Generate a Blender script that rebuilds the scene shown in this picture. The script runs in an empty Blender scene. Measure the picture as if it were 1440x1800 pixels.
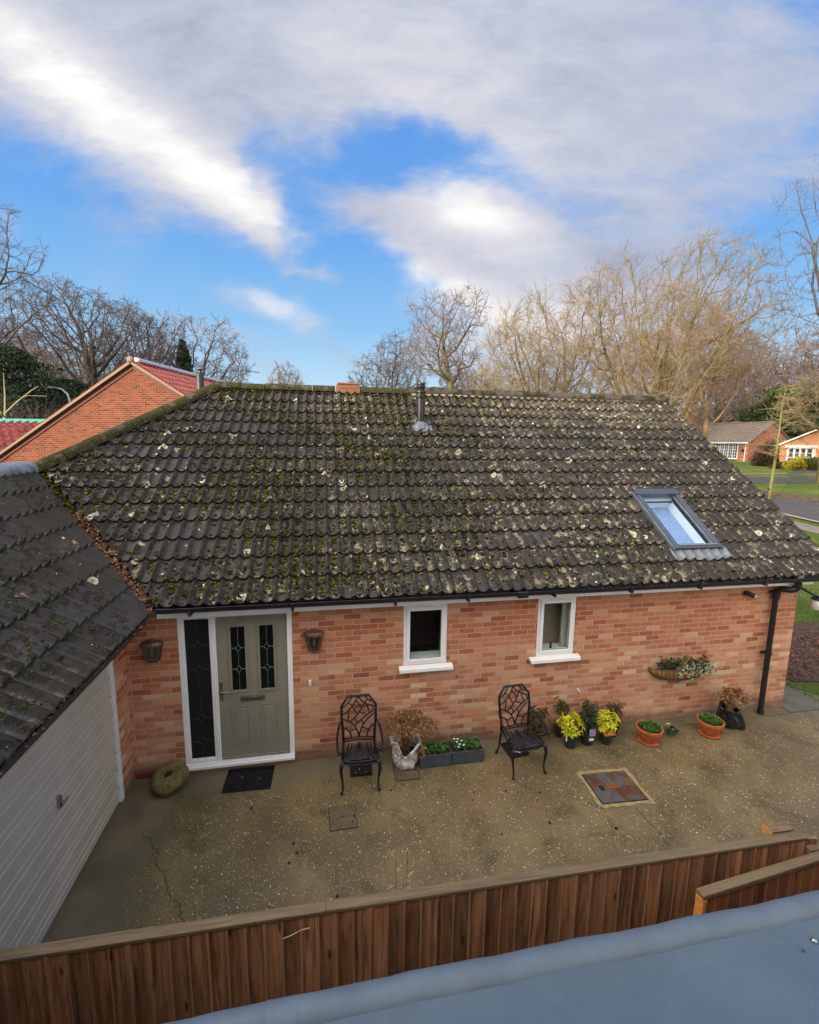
import bpy, bmesh, math, random
import numpy as np
from mathutils import Vector, Matrix

C = bpy.context.scene.collection
scene = bpy.context.scene
R = math.radians

# ------------------------------------------------------------------ camera
CAM = Vector((0.4036, -5.8655, 4.2616))
YAW, PITCH, ROLL, FPX = 0.1896, 0.1496, 0.0131, 819.5
fwd = Vector((math.sin(YAW)*math.cos(PITCH), math.cos(YAW)*math.cos(PITCH), -math.sin(PITCH)))
rgt = Vector((math.cos(YAW), -math.sin(YAW), 0)); upv = rgt.cross(fwd)
r2 = math.cos(ROLL)*rgt + math.sin(ROLL)*upv; u2 = -math.sin(ROLL)*rgt + math.cos(ROLL)*upv
cd = bpy.data.cameras.new('camera'); cam = bpy.data.objects.new('camera', cd); C.objects.link(cam)
cam.matrix_world = Matrix(((r2.x, u2.x, -fwd.x, CAM.x), (r2.y, u2.y, -fwd.y, CAM.y), (r2.z, u2.z, -fwd.z, CAM.z), (0, 0, 0, 1)))
cd.sensor_fit = 'HORIZONTAL'; cd.sensor_width = 36; cd.lens = 36*FPX/1440
cd.clip_start = 0.05; cd.clip_end = 2000
scene.camera = cam
scene.render.resolution_x = 819; scene.render.resolution_y = 1024
scene.view_settings.view_transform = 'Standard'; scene.view_settings.look = 'None'
scene.view_settings.exposure = 0.12; scene.view_settings.gamma = 1.0

# ------------------------------------------------------------------ node helper
class NT:
    def __init__(s, tree): s.t = tree
    def n(s, typ, ins=None, **props):
        nd = s.t.nodes.new(typ)
        for k, v in props.items(): setattr(nd, k, v)
        for k, v in (ins or {}).items(): s.put(nd.inputs[k], v)
        return nd
    def put(s, sock, v):
        if isinstance(v, bpy.types.NodeSocket): s.t.links.new(v, sock)
        elif isinstance(v, (tuple, list)) and sock.type == 'RGBA' and len(v) == 3: sock.default_value = (*v, 1)
        else: sock.default_value = v
    def m(s, op, a, b=0.0, c=0.0, clamp=False):
        return s.n('ShaderNodeMath', {0: a, 1: b, 2: c}, operation=op, use_clamp=clamp).outputs[0]
    def vm(s, op, a, b=(0, 0, 0)):
        return s.n('ShaderNodeVectorMath', {0: a, 1: b}, operation=op).outputs[0]
    def sep(s, v): return s.n('ShaderNodeSeparateXYZ', {0: v}).outputs
    def comb(s, x, y, z=0.0): return s.n('ShaderNodeCombineXYZ', {0: x, 1: y, 2: z}).outputs[0]
    def noise(s, v, scale, detail=3, rough=.5, dist=0.0):
        return s.n('ShaderNodeTexNoise', {'Vector': v, 'Scale': scale, 'Detail': detail, 'Roughness': rough, 'Distortion': dist}).outputs['Fac']
    def noisec(s, v, scale, detail=3):
        return s.n('ShaderNodeTexNoise', {'Vector': v, 'Scale': scale, 'Detail': detail}).outputs['Color']
    def vor(s, v, scale, feature='F1', out='Distance', rnd=1.0):
        return s.n('ShaderNodeTexVoronoi', {'Vector': v, 'Scale': scale, 'Randomness': rnd}, feature=feature).outputs[out]
    def wn(s, v, out='Value'): return s.n('ShaderNodeTexWhiteNoise', {'Vector': v}, noise_dimensions='3D').outputs[out]
    def ramp(s, f, stops, interp='LINEAR'):
        nd = s.n('ShaderNodeValToRGB', {0: f}); cr = nd.color_ramp; cr.interpolation = interp
        while len(cr.elements) < len(stops): cr.elements.new(0.5)
        for e, (p, c) in zip(cr.elements, stops):
            e.position = p; e.color = (c, c, c, 1) if isinstance(c, (int, float)) else (*c, 1)
        return nd.outputs[0]
    def mix(s, f, a, b, mode='MIX'):
        nd = s.n('ShaderNodeMix', data_type='RGBA', blend_type=mode, clamp_factor=True)
        s.put(nd.inputs[0], f); s.put(nd.inputs[6], a if not isinstance(a, tuple) else (*a[:3], 1)); s.put(nd.inputs[7], b if not isinstance(b, tuple) else (*b[:3], 1))
        return nd.outputs[2]
    def mr(s, v, a, b, c=0.0, d=1.0, smooth=True):
        return s.n('ShaderNodeMapRange', {'Value': v, 'From Min': a, 'From Max': b, 'To Min': c, 'To Max': d},
                   interpolation_type='SMOOTHSTEP' if smooth else 'LINEAR').outputs[0]
    def bump(s, h, strength=.5, dist=.01, nrm=None):
        ins = {'Height': h, 'Strength': strength, 'Distance': dist}
        if nrm is not None: ins['Normal'] = nrm
        return s.n('ShaderNodeBump', ins).outputs[0]
    def obj(s): return s.n('ShaderNodeTexCoord').outputs['Object']
    def uv(s): return s.n('ShaderNodeTexCoord').outputs['UV']

MATS = {}
def new_mat(name):
    m = bpy.data.materials.new(name); m.use_nodes = True; MATS[name] = m
    g = NT(m.node_tree); b = m.node_tree.nodes['Principled BSDF']
    return m, g, b
def simple(name, col, rough=.6, metal=0.0, spec=.5, var=.15, scale=30, bump=0.0, col2=None, coat=0.0, alpha=None):
    m, g, b = new_mat(name); o = g.obj()
    f = g.noise(o, scale, 4, .6)
    a = tuple(c*(1-var) for c in col); c2 = col2 or tuple(min(1, c*(1+var)) for c in col)
    g.put(b.inputs['Base Color'], g.mix(g.mr(f, .3, .7), a, c2))
    b.inputs['Roughness'].default_value = rough; b.inputs['Metallic'].default_value = metal
    b.inputs['Specular IOR Level'].default_value = spec
    b.inputs['Coat Weight'].default_value = coat
    if bump: g.put(b.inputs['Normal'], g.bump(g.noise(o, scale*3, 4), bump, .004))
    return m

# ------------------------------------------------------------------ sky and sun
SUN_EL, SUN_AZ = R(12), R(-125)           # azimuth from +Y towards +X
w = bpy.data.worlds.new('World'); scene.world = w; w.use_nodes = True
g = NT(w.node_tree); w.node_tree.nodes.clear()
sky = g.n('ShaderNodeTexSky', sky_type='NISHITA', sun_disc=False, sun_elevation=SUN_EL, sun_rotation=SUN_AZ, air_density=1.0, dust_density=.3, ozone_density=2.0)
dirv = g.n('ShaderNodeTexCoord').outputs['Generated']
sx, sy, sz = g.sep(dirv)
# cloud layout lives on the tangent plane of the sky dome around one fixed compass bearing
def dot(v): return g.n('ShaderNodeVectorMath', {0: dirv, 1: tuple(v)}, operation='DOT_PRODUCT').outputs['Value']
AXF, AXR, AXU = Vector((.1863, .9713, -.1490)).normalized(), Vector((.9818, -.1878, .0130)).normalized(), Vector((.0155, .1493, .9887)).normalized()
ya = g.m('MAXIMUM', dot(AXF), .12)
X = g.m('DIVIDE', dot(AXR), ya); Z = g.m('DIVIDE', dot(AXU), ya)
P = g.comb(X, Z, 0.0)
warp = g.vm('SUBTRACT', g.noisec(P, 4.0, 3), (.5, .5, .5))
warp2 = g.vm('SUBTRACT', g.noisec(P, 15.0, 4), (.5, .5, .5))
Pw = g.vm('ADD', g.vm('ADD', P, g.vm('MULTIPLY', warp, (.20, .17, 0))), g.vm('MULTIPLY', warp2, (.06, .05, 0)))
PX, PZ, _ = g.sep(Pw)
def blob(u, v, ra, rb, rot, wgt, soft=False):
    mp = g.n('ShaderNodeMapping', {'Vector': P if soft else Pw, 'Location': ((u-720)/819.5, (900-v)/819.5, 0), 'Rotation': (0, 0, R(-rot)), 'Scale': (ra/819.5, rb/819.5, 1)}, vector_type='TEXTURE')
    ln = g.n('ShaderNodeVectorMath', {0: mp.outputs[0]}, operation='LENGTH').outputs['Value']
    return g.mr(ln, 1.75 if soft else 1.55, -.1 if soft else .2, 0, wgt)
def total(lst, soft=False):
    t = None
    for b in lst:
        v = blob(*b, soft); t = v if t is None else g.m('ADD', t, v)
    return t
cover = total([(90, 90, 400, 135, 33, 1.5), (330, 270, 220, 64, 38, 1.15), (440, 355, 120, 36, 42, .7), (60, 300, 260, 40, 36, .18), (240, 330, 200, 34, 30, .15), (420, 40, 320, 150, 15, .9), (520, 140, 160, 130, 20, .38), (900, 60, 540, 190, 0, 1.0),
    (1180, 270, 430, 280, 0, .95), (830, 420, 260, 90, 18, 1.15), (700, 400, 150, 60, 35, .4), (1020, 530, 240, 110, 0, 1.0), (1000, 640, 300, 80, 0, .6), (470, 540, 105, 36, 24, .72), (598, 628, 60, 18, 18, .55), (545, 478, 55, 14, 30, .5),
    (320, 572, 75, 18, 25, .5), (405, 592, 42, 13, 30, .5), (8, 388, 26, 20, 40, .5), (790, 262, 120, 34, 14, -.45), (640, 235, 75, 90, 40, -.42), (1400, 430, 170, 150, 0, -.45), (690, 300, 100, 80, 20, -.35), (490, 260, 60, 60, 0, -.2)])
Pr = g.n('ShaderNodeMapping', {'Vector': P, 'Rotation': (0, 0, R(32)), 'Scale': (1.0, 2.3, 1.0)}).outputs[0]
fb = g.noise(Pr, 3.6, 8, .66, .3)
dens = g.m('ADD', cover, g.m('MULTIPLY', g.m('SUBTRACT', fb, .5), 2.2))
mask = g.mr(dens, -.05, 1.25)
bright = total([(170, 190, 380, 70, 34, .58), (400, 330, 150, 45, 40, .36), (840, 385, 150, 55, 22, .58), (730, 480, 140, 42, 22, .58), (480, 530, 100, 32, 24, .6), (650, 90, 260, 110, 0, .25), (900, 250, 200, 90, 20, .22), (60, 60, 200, 80, 30, .2),
    (930, 570, 200, 70, 0, .55), (850, 320, 70, 90, 60, .2), (1100, 450, 220, 70, 0, -.10), (420, 90, 140, 90, 20, -.10), (1250, 200, 300, 250, 0, .06)], True)
fb2 = g.noise(Pr, 5.5, 7, .64, .3)
br = g.m('ADD', g.m('ADD', bright, .30), g.m('MULTIPLY', g.m('SUBTRACT', fb2, .5), .75))
ccol = g.ramp(br, [(0, (.30, .36, .50)), (.35, (.50, .53, .64)), (.7, (.70, .70, .75)), (1, (1.0, .97, .93))])
ccol = g.mix(g.mr(X, .10, .85, 0, .65), ccol, g.mix(br, (.36, .43, .60), (.56, .62, .74)))
# blue of the open sky: the Nishita sky, pulled to the photograph's winter blue towards the zenith
el = g.m('ARCSINE', sz)
blue = g.ramp(g.mr(el, 0.0, .75, 0, 1, False), [(0, (.74, .85, .91)), (.13, (.52, .75, .92)), (.30, (.27, .55, .88)), (.5, (.15, .40, .85)), (1, (.09, .27, .76))])
nish = g.mix(.55, g.mix(1.0, sky.outputs[0], (.085, .085, .085), 'MULTIPLY'), blue)
nish = g.mix(.8, nish, blue)
skyc = g.mix(mask, nish, ccol)
# half of the sky behind the photographer and overhead: unseen bright cloud, added to light the wall and yard
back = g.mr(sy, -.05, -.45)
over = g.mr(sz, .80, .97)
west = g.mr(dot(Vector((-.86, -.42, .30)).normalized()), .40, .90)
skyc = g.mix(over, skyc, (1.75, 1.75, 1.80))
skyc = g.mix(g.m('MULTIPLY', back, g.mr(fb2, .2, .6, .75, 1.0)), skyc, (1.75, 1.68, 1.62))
skyc = g.mix(west, skyc, (4.6, 4.25, 3.75))  # extra bright patch out of view at left, added for side light
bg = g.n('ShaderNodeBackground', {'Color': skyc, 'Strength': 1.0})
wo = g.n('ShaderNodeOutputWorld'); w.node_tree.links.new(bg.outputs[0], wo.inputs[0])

sd = bpy.data.lights.new('sun', 'SUN'); sun = bpy.data.objects.new('sun', sd); C.objects.link(sun)
sd.energy = 4.2; sd.angle = R(1.5); sd.color = (1.0, .84, .62)
sdir = Vector((math.sin(SUN_AZ)*math.cos(SUN_EL), math.cos(SUN_AZ)*math.cos(SUN_EL), math.sin(SUN_EL)))
sun.rotation_euler = sdir.to_track_quat('Z', 'Y').to_euler()

# ------------------------------------------------------------------ object helpers
def tag(o, label=None, cat=None, group=None, kind=None):
    if label: o['label'] = label
    if cat: o['category'] = cat
    if group: o['group'] = group
    if kind: o['kind'] = kind
    return o
def empty(name, loc, rz=0.0, label=None, cat=None, group=None):
    o = bpy.data.objects.new(name, None); C.objects.link(o); o.empty_display_size = .1
    o.location = loc; o.rotation_euler = (0, 0, rz)
    return tag(o, label, cat, group)
def copy_tree(o, parent=None):
    c = o.copy(); C.objects.link(c)
    if parent: c.parent = parent
    for ch in list(o.children): copy_tree(ch, c)
    return c

class MB:
    def __init__(s): s.v = []; s.f = []; s.mi = []; s.uv = []; s.cur = 0
    def add(s, vs, fs, mi=None):
        b = len(s.v); s.v += [tuple(v) for v in vs]; s.f += [tuple(b+i for i in f) for f in fs]
        s.mi += [s.cur if mi is None else mi]*len(fs); return b
    def box(s, x0, x1, y0, y1, z0, z1, mi=None):
        vs = [(x, y, z) for z in (z0, z1) for y in (y0, y1) for x in (x0, x1)]
        s.add(vs, [(0, 2, 3, 1), (4, 5, 7, 6), (0, 1, 5, 4), (2, 6, 7, 3), (0, 4, 6, 2), (1, 3, 7, 5)], mi); return s
    def quad(s, a, b, c, d, mi=None): s.add([a, b, c, d], [(0, 1, 2, 3)], mi); return s
    def poly(s, pts, mi=None): s.add(pts, [tuple(range(len(pts)))], mi); return s
    def prism(s, pts, d, mi=None):      # polygon pts extruded by vector d
        n = len(pts); q = [tuple(Vector(p)+Vector(d)) for p in pts]
        s.add(list(pts)+q, [tuple(range(n))[::-1], tuple(range(n, 2*n))]+[(i, (i+1) % n, n+(i+1) % n, n+i) for i in range(n)], mi); return s
    def tube(s, pts, rad, n=8, mi=None, flat=1.0, cap=True, up=None):
        pts = [Vector(p) for p in pts]; m = len(pts)
        if not hasattr(rad, '__len__'): rad = [rad]*m
        vs = []; prev = Vector(up) if up else None
        for i, p in enumerate(pts):
            t = (pts[min(i+1, m-1)]-pts[max(i-1, 0)]).normalized()
            a = prev if prev is not None else (Vector((0, 0, 1)) if abs(t.z) < .9 else Vector((1, 0, 0)))
            a = (a-t*a.dot(t))
            a = a.normalized() if a.length > 1e-4 else t.orthogonal().normalized()
            b = t.cross(a); prev = a
            for k in range(n):
                an = 2*math.pi*k/n; vs.append(p+a*(math.cos(an)*rad[i])+b*(math.sin(an)*rad[i]*flat))
        fs = [(i*n+k, i*n+(k+1) % n, (i+1)*n+(k+1) % n, (i+1)*n+k) for i in range(m-1) for k in range(n)]
        if cap: fs += [tuple(range(n))[::-1], tuple(range((m-1)*n, m*n))]
        s.add(vs, fs, mi); return s
    def lathe(s, prof, n=24, c=(0, 0, 0), mi=None, sx=1.0, sy=1.0, jit=None):
        vs = []
        for j, (r, z) in enumerate(prof):
            for k in range(n):
                a = 2*math.pi*k/n; x, y, zz = r*math.cos(a)*sx, r*math.sin(a)*sy, z
                if jit: dx, dy, dz = jit(a, j, r, z); x += dx; y += dy; zz += dz
                vs.append((c[0]+x, c[1]+y, c[2]+zz))
        m = len(prof)
        s.add(vs, [(i*n+k, i*n+(k+1) % n, (i+1)*n+(k+1) % n, (i+1)*n+k) for i in range(m-1) for k in range(n)], mi); return s
    def ico(s, c, r, sc=(1, 1, 1), rng=None, j=.2, mi=None):
        t = (1+5**.5)/2
        vs = [(-1, t, 0), (1, t, 0), (-1, -t, 0), (1, -t, 0), (0, -1, t), (0, 1, t), (0, -1, -t), (0, 1, -t), (t, 0, -1), (t, 0, 1), (-t, 0, -1), (-t, 0, 1)]
        fs = [(0, 11, 5), (0, 5, 1), (0, 1, 7), (0, 7, 10), (0, 10, 11), (1, 5, 9), (5, 11, 4), (11, 10, 2), (10, 7, 6), (7, 1, 8), (3, 9, 4), (3, 4, 2), (3, 2, 6), (3, 6, 8), (3, 8, 9), (4, 9, 5), (2, 4, 11), (6, 2, 10), (8, 6, 7), (9, 8, 1)]
        q = []
        for v in vs:
            k = r/1.9*(1+(rng.uniform(-j, j) if rng else 0)); q.append((c[0]+v[0]*k*sc[0], c[1]+v[1]*k*sc[1], c[2]+v[2]*k*sc[2]))
        s.add(q, fs, mi); return s
    def leaf(s, p, d, up, L, W, mi=None, fold=.25):
        d = Vector(d).normalized(); sd_ = d.cross(Vector(up)); sd_ = sd_.normalized() if sd_.length > 1e-3 else d.orthogonal().normalized()
        n_ = sd_.cross(d); p = Vector(p)
        a = p; b = p+d*L*.5+sd_*W*.5+n_*W*fold; c = p+d*L-n_*L*.12; e = p+d*L*.5-sd_*W*.5+n_*W*fold; m_ = p+d*L*.5
        s.add([a, b, c, e, m_], [(0, 4, 1), (1, 4, 2), (0, 3, 4), (3, 2, 4)], mi); return s
    def build(s, name, mats, parent=None, smooth=False, bevel=0.0, loc=None, auto=None, subsurf=0):
        me = bpy.data.meshes.new(name); me.from_pydata(s.v, [], s.f)
        if not isinstance(mats, (list, tuple)): mats = [mats]
        for m_ in mats: me.materials.append(MATS[m_] if isinstance(m_, str) else m_)
        if len(mats) > 1: me.polygons.foreach_set('material_index', s.mi)
        if s.uv:
            ul = me.uv_layers.new(name='UVMap')
            idx = np.empty(len(me.loops), dtype=np.int32); me.loops.foreach_get('vertex_index', idx)
            ul.data.foreach_set('uv', np.array(s.uv, dtype=np.float32)[idx].ravel())
        if smooth: me.polygons.foreach_set('use_smooth', [True]*len(me.polygons))
        me.update()
        o = bpy.data.objects.new(name, me); C.objects.link(o)
        if parent: o.parent = parent
        if loc: o.location = loc
        if auto:
            for p_ in me.polygons: p_.use_smooth = True
            bm = bmesh.new(); bm.from_mesh(me)
            for e_ in bm.edges:
                if len(e_.link_faces) == 2 and e_.calc_face_angle(0) > R(auto): e_.smooth = False
            bm.to_mesh(me); bm.free()
        if bevel:
            md = o.modifiers.new('bevel', 'BEVEL'); md.width = bevel; md.segments = 2; md.limit_method = 'ANGLE'; md.angle_limit = R(40)
        if subsurf:
            md = o.modifiers.new('sub', 'SUBSURF'); md.levels = md.render_levels = subsurf
        return o
def np_mesh(name, V, F, mat, parent=None, smooth=False):
    """V (n,3) array, F (m,k) array"""
    me = bpy.data.meshes.new(name); k = F.shape[1]
    me.vertices.add(len(V)); me.vertices.foreach_set('co', V.astype(np.float32).ravel())
    me.loops.add(F.size); me.loops.foreach_set('vertex_index', F.astype(np.int32).ravel())
    me.polygons.add(len(F)); me.polygons.foreach_set('loop_start', np.arange(0, F.size, k, dtype=np.int32))
    me.polygons.foreach_set('loop_total', np.full(len(F), k, dtype=np.int32))
    me.materials.append(MATS[mat] if isinstance(mat, str) else mat); me.update(calc_edges=True)
    if smooth: me.polygons.foreach_set('use_smooth', np.ones(len(F), dtype=bool))
    o = bpy.data.objects.new(name, me); C.objects.link(o)
    if parent: o.parent = parent
    return o
def leaf_cloud(name, cen, size, mat, parent=None, seed=0, asp=.5, flat=0.0):
    """many small quads at points cen (n,3) with random orientation"""
    rg = np.random.default_rng(seed); n = len(cen)
    a = rg.normal(size=(n, 3)); a[:, 2] *= (1-flat); a /= np.linalg.norm(a, axis=1)[:, None]
    b = rg.normal(size=(n, 3)); b[:, 2] *= (1-flat); b -= a*(a*b).sum(1)[:, None]; b /= np.linalg.norm(b, axis=1)[:, None]
    s_ = size*rg.uniform(.6, 1.4, n)[:, None]
    c_ = np.cross(a, b)*s_*.15
    V = np.stack([cen-a*s_, cen+b*s_*asp+c_, cen+a*s_, cen-b*s_*asp+c_], 1).reshape(-1, 3)
    return np_mesh(name, V, np.arange(4*n).reshape(-1, 4), mat, parent)

# ------------------------------------------------------------------ materials
def brick_mat(name, axis, stops, mortar, L=.225, H=.075, bias=True, flush=.35, scale_noise=1.0, damp=True):
    m, g, b = new_mat(name); o = g.obj(); x, y, z = g.sep(o)
    if axis == 'y': x = y
    wob = g.noisec(o, 14, 2); wx, wy, wz = g.sep(wob)
    x = g.m('ADD', x, g.m('MULTIPLY', g.m('SUBTRACT', wx, .5), .008)); z2 = g.m('ADD', z, g.m('MULTIPLY', g.m('SUBTRACT', wz, .5), .007))
    zr = g.m('DIVIDE', z2, H); row = g.m('FLOOR', zr); fz = g.m('FRACT', zr)
    u = g.m('ADD', g.m('DIVIDE', x, L), g.m('MULTIPLY', g.m('FLOORED_MODULO', row, 2.0), .5)); col = g.m('FLOOR', u); fx = g.m('FRACT', u)
    idv = g.comb(col, row, 3.7); r1 = g.wn(idv); r3 = g.wn(g.comb(col, row, 9.1))
    c = g.ramp(r1, stops)
    c = g.mix(g.mr(g.noise(o, 45, 5, .65), .25, .75, 0, .42), c, (.57, .30, .17) if bias else (.22, .065, .032))
    c = g.mix(g.m('MULTIPLY', g.mr(g.noise(o, 110, 3), .55, .7), .45), c, (.22, .085, .05))
    c = g.mix(1.0, c, g.ramp(r3, [(0, .82), (1, 1.1)]), 'MULTIPLY')
    ex = g.m('MINIMUM', fx, g.m('SUBTRACT', 1.0, fx)); ez = g.m('MINIMUM', fz, g.m('SUBTRACT', 1.0, fz))
    mx = g.mr(ex, .020, .034); mz = g.mr(ez, .060, .10)
    brick = g.m('MULTIPLY', mx, mz)
    mort = g.mix(g.noise(o, 60, 4), mortar, tuple(k*.72 for k in mortar))
    cc = g.mix(brick, mort, c)
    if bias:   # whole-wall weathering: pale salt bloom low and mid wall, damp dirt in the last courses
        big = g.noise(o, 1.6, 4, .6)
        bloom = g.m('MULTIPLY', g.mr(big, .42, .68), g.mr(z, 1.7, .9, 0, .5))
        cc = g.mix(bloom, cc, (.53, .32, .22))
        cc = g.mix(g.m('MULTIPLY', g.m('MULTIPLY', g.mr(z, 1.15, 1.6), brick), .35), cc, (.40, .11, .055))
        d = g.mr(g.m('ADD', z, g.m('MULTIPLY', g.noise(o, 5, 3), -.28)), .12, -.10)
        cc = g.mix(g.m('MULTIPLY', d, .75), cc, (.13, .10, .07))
    g.put(b.inputs['Base Color'], cc)
    b.inputs['Roughness'].default_value = .88; b.inputs['Specular IOR Level'].default_value = .25
    h = g.m('ADD', g.m('MULTIPLY', brick, .8), g.m('MULTIPLY', g.noise(o, 90, 4), .35))
    h = g.m('ADD', h, g.m('MULTIPLY', r3, .25))
    g.put(b.inputs['Normal'], g.bump(h, .55, .006))
    return m
PAL = [(0, (.19, .042, .024)), (.16, (.32, .078, .042)), (.34, (.42, .140, .072)), (.55, (.48, .19, .102)), (.74, (.51, .235, .13)), (.86, (.55, .33, .20)), (1, (.60, .43, .28))]
PALN = [(0, (.045, .018, .015)), (.16, (.125, .034, .020)), (.5, (.19, .050, .024)), (1, (.25, .070, .036))]
brick_mat('brick_x', 'x', PAL, (.52, .36, .26)); brick_mat('brick_y', 'y', PAL, (.52, .36, .26))
brick_mat('brick_new', 'x', PALN, (.33, .20, .14), bias=False, L=.170, H=.0555)
brick_mat('brick_far', 'x', PAL, (.48, .32, .24), bias=False); brick_mat('brick_far_shade', 'y', [(p, (c[0]*.75, c[1]*.6, c[2]*.6)) for p, c in PAL], (.4, .25, .18), bias=False)  # side-wall copy is darker and redder: shade put into the brick colour

def tile_mat(name, base, base2, moss, lichen, tan, period=.158, gauge=.3525, red=False):
    m, g, b = new_mat(name); o = g.obj(); uv = g.uv(); u, v, _ = g.sep(uv)
    cell = g.comb(g.m('FLOOR', g.m('DIVIDE', u, period*2)), g.m('FLOOR', g.m('DIVIDE', v, gauge)), 1.3)
    rc = g.wn(cell); fr = g.m('FRACT', g.m('DIVIDE', u, period)); fv = g.m('FRACT', g.m('DIVIDE', v, gauge))
    pan = g.mr(g.m('ABSOLUTE', g.m('SUBTRACT', fr, .5)), .20, .32)      # 1 in the pan, 0 on the roll
    c = g.mix(g.noise(o, 9, 6, .65), base, base2)
    c = g.mix(1.0, c, g.ramp(rc, [(0, .72), (1, 1.28)]), 'MULTIPLY')
    c = g.mix(g.mr(g.noise(o, 120, 2), .58, .70, 0, .28), c, (.20, .19, .175))
    if not red:
        pv = g.vm('ADD', o, g.vm('MULTIPLY', g.vm('SUBTRACT', g.noisec(o, 18, 3), (.5, .5, .5)), (.07, .07, .07)))
        # tan bare crust patches
        tn = g.m('MULTIPLY', g.mr(g.noise(pv, 9.0, 6, .70), .545, .565), g.mr(g.m('ADD', g.noise(o, .9, 3), g.m('MULTIPLY', u, .022)), .44, .60))
        c = g.mix(g.m('MULTIPLY', tn, tan), c, g.mix(g.noise(o, 40, 3), (.18, .14, .095), (.42, .34, .22)))
        # dull grey-green algae film in pans
        c = g.mix(g.m('MULTIPLY', pan, g.mr(g.noise(o, 2.2, 5, .65), .30, .60, .25, .85)), c, g.mix(g.noise(o, 24, 4), (.016, .013, .010), (.044, .036, .027)))
        left = g.mr(u, 5.5, .5, -.12, .05) if name == 'tile_main' else -.07
        ms = g.m('MULTIPLY', g.mr(g.noise(pv, 11, 5, .65), .50, .58), g.mr(g.m('ADD', g.m('ADD', g.noise(o, 1.3, 3), left), g.m('MULTIPLY', pan, .16)), .52, .64))
        mc = g.mix(g.mr(g.noise(o, 30, 4), .50, .72), (.013, .012, .006), (.085, .088, .014))
        c = g.mix(g.m('MULTIPLY', ms, moss), c, mc)
        # lichen: pale rings and blots
        pv2 = g.vm('ADD', o, g.vm('MULTIPLY', g.vm('SUBTRACT', g.noisec(o, 22, 3), (.5, .5, .5)), (.022, .022, .022)))
        for sc, th, rim, k in ((3.9, .32, .16, 1), (10.0, .26, .0, .9), (24., .22, .0, .85)):
            dd = g.vor(pv2, sc); idc = g.vor(pv2, sc, out='Color'); ir, ig, ib = g.sep(idc)
            rad = g.m('MULTIPLY', g.mr(ir, .45, 1.0, 0, 1, False), th)
            inside = g.mr(g.m('SUBTRACT', rad, dd), .0, .055)
            if rim: inside = g.m('MULTIPLY', inside, g.mr(g.m('SUBTRACT', rad, dd), rim, rim*.45, .35, 1))
            inside = g.m('MULTIPLY', inside, g.m('GREATER_THAN', ig, 1-lichen))
            inside = g.m('MULTIPLY', inside, g.mr(g.noise(o, 70, 2), .28, .5, .35, 1))
            c = g.mix(g.m('MULTIPLY', inside, k), c, g.mix(ib, (.62, .58, .45), (.46, .42, .29)))
        h = g.m('ADD', g.m('MULTIPLY', g.noise(o, 55, 5, .7), .5), g.m('MULTIPLY', ms, .9))
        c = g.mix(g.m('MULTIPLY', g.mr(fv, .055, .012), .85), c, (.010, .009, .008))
    else:
        h = g.noise(o, 80, 3)
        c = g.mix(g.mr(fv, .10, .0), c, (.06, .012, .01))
    g.put(b.inputs['Base Color'], c)
    b.inputs['Roughness'].default_value = .78 if not red else .5
    b.inputs['Specular IOR Level'].default_value = .3
    g.put(b.inputs['Normal'], g.bump(h, .8 if not red else .2, .012 if not red else .004))
    return m
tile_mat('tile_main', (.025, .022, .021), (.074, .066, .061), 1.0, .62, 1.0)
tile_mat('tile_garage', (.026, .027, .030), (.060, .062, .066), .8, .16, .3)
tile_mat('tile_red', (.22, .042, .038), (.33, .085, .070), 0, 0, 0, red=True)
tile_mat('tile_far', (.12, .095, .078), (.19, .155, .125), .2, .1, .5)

def moss_stone(name, a, b_, mossc, th=(.45, .6), sc=6, bump=1.0):
    m, g, b = new_mat(name); o = g.obj()
    c = g.mix(g.noise(o, 14, 5, .6), a, b_)
    ms = g.mr(g.noise(o, sc, 6, .65), *th)
    c = g.mix(ms, c, g.mix(g.mr(g.noise(o, 45, 4), .3, .7), tuple(k*.3 for k in mossc), mossc))
    g.put(b.inputs['Base Color'], c); b.inputs['Roughness'].default_value = .95
    b.inputs['Specular IOR Level'].default_value = .2
    g.put(b.inputs['Normal'], g.bump(g.m('ADD', g.noise(o, 50, 5, .7), ms), bump, .015))
moss_stone('ridge_mossy', (.06, .052, .045), (.13, .11, .08), (.060, .060, .015), (.38, .52), 5)
moss_stone('ridge_bare', (.050, .043, .038), (.12, .10, .078), (.045, .042, .015), (.46, .60), 5)
def moss_mat():
    m, g, b = new_mat('moss_bright'); o = g.obj(); gi = g.n('ShaderNodeNewGeometry').outputs['Random Per Island']
    c = g.ramp(g.m('ADD', g.m('MULTIPLY', gi, .75), g.m('MULTIPLY', g.noise(o, 2.0, 3), .35)), [(0, (.012, .010, .005)), (.45, (.030, .026, .009)), (.66, (.060, .062, .012)), (.82, (.115, .125, .015)), (1, (.20, .22, .025))])
    c = g.mix(g.mr(g.noise(o, 90, 3), .35, .7, 0, .6), c, (.015, .014, .006))
    g.put(b.inputs['Base Color'], c); b.inputs['Roughness'].default_value = 1; b.inputs['Specular IOR Level'].default_value = .1
    g.put(b.inputs['Normal'], g.bump(g.noise(o, 140, 4, .7), 1.0, .01))
moss_mat()
moss_stone('millstone', (.13, .115, .055), (.22, .19, .10), (.155, .145, .04), (.38, .65), 5, .5)
moss_stone('ridge_vent', (.30, .14, .09), (.22, .10, .06), (.06, .06, .02), (.6, .75), 8)
moss_stone('valley_base', (.03, .03, .02), (.06, .055, .03), (.09, .12, .02), (.35, .5), 9)

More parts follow.
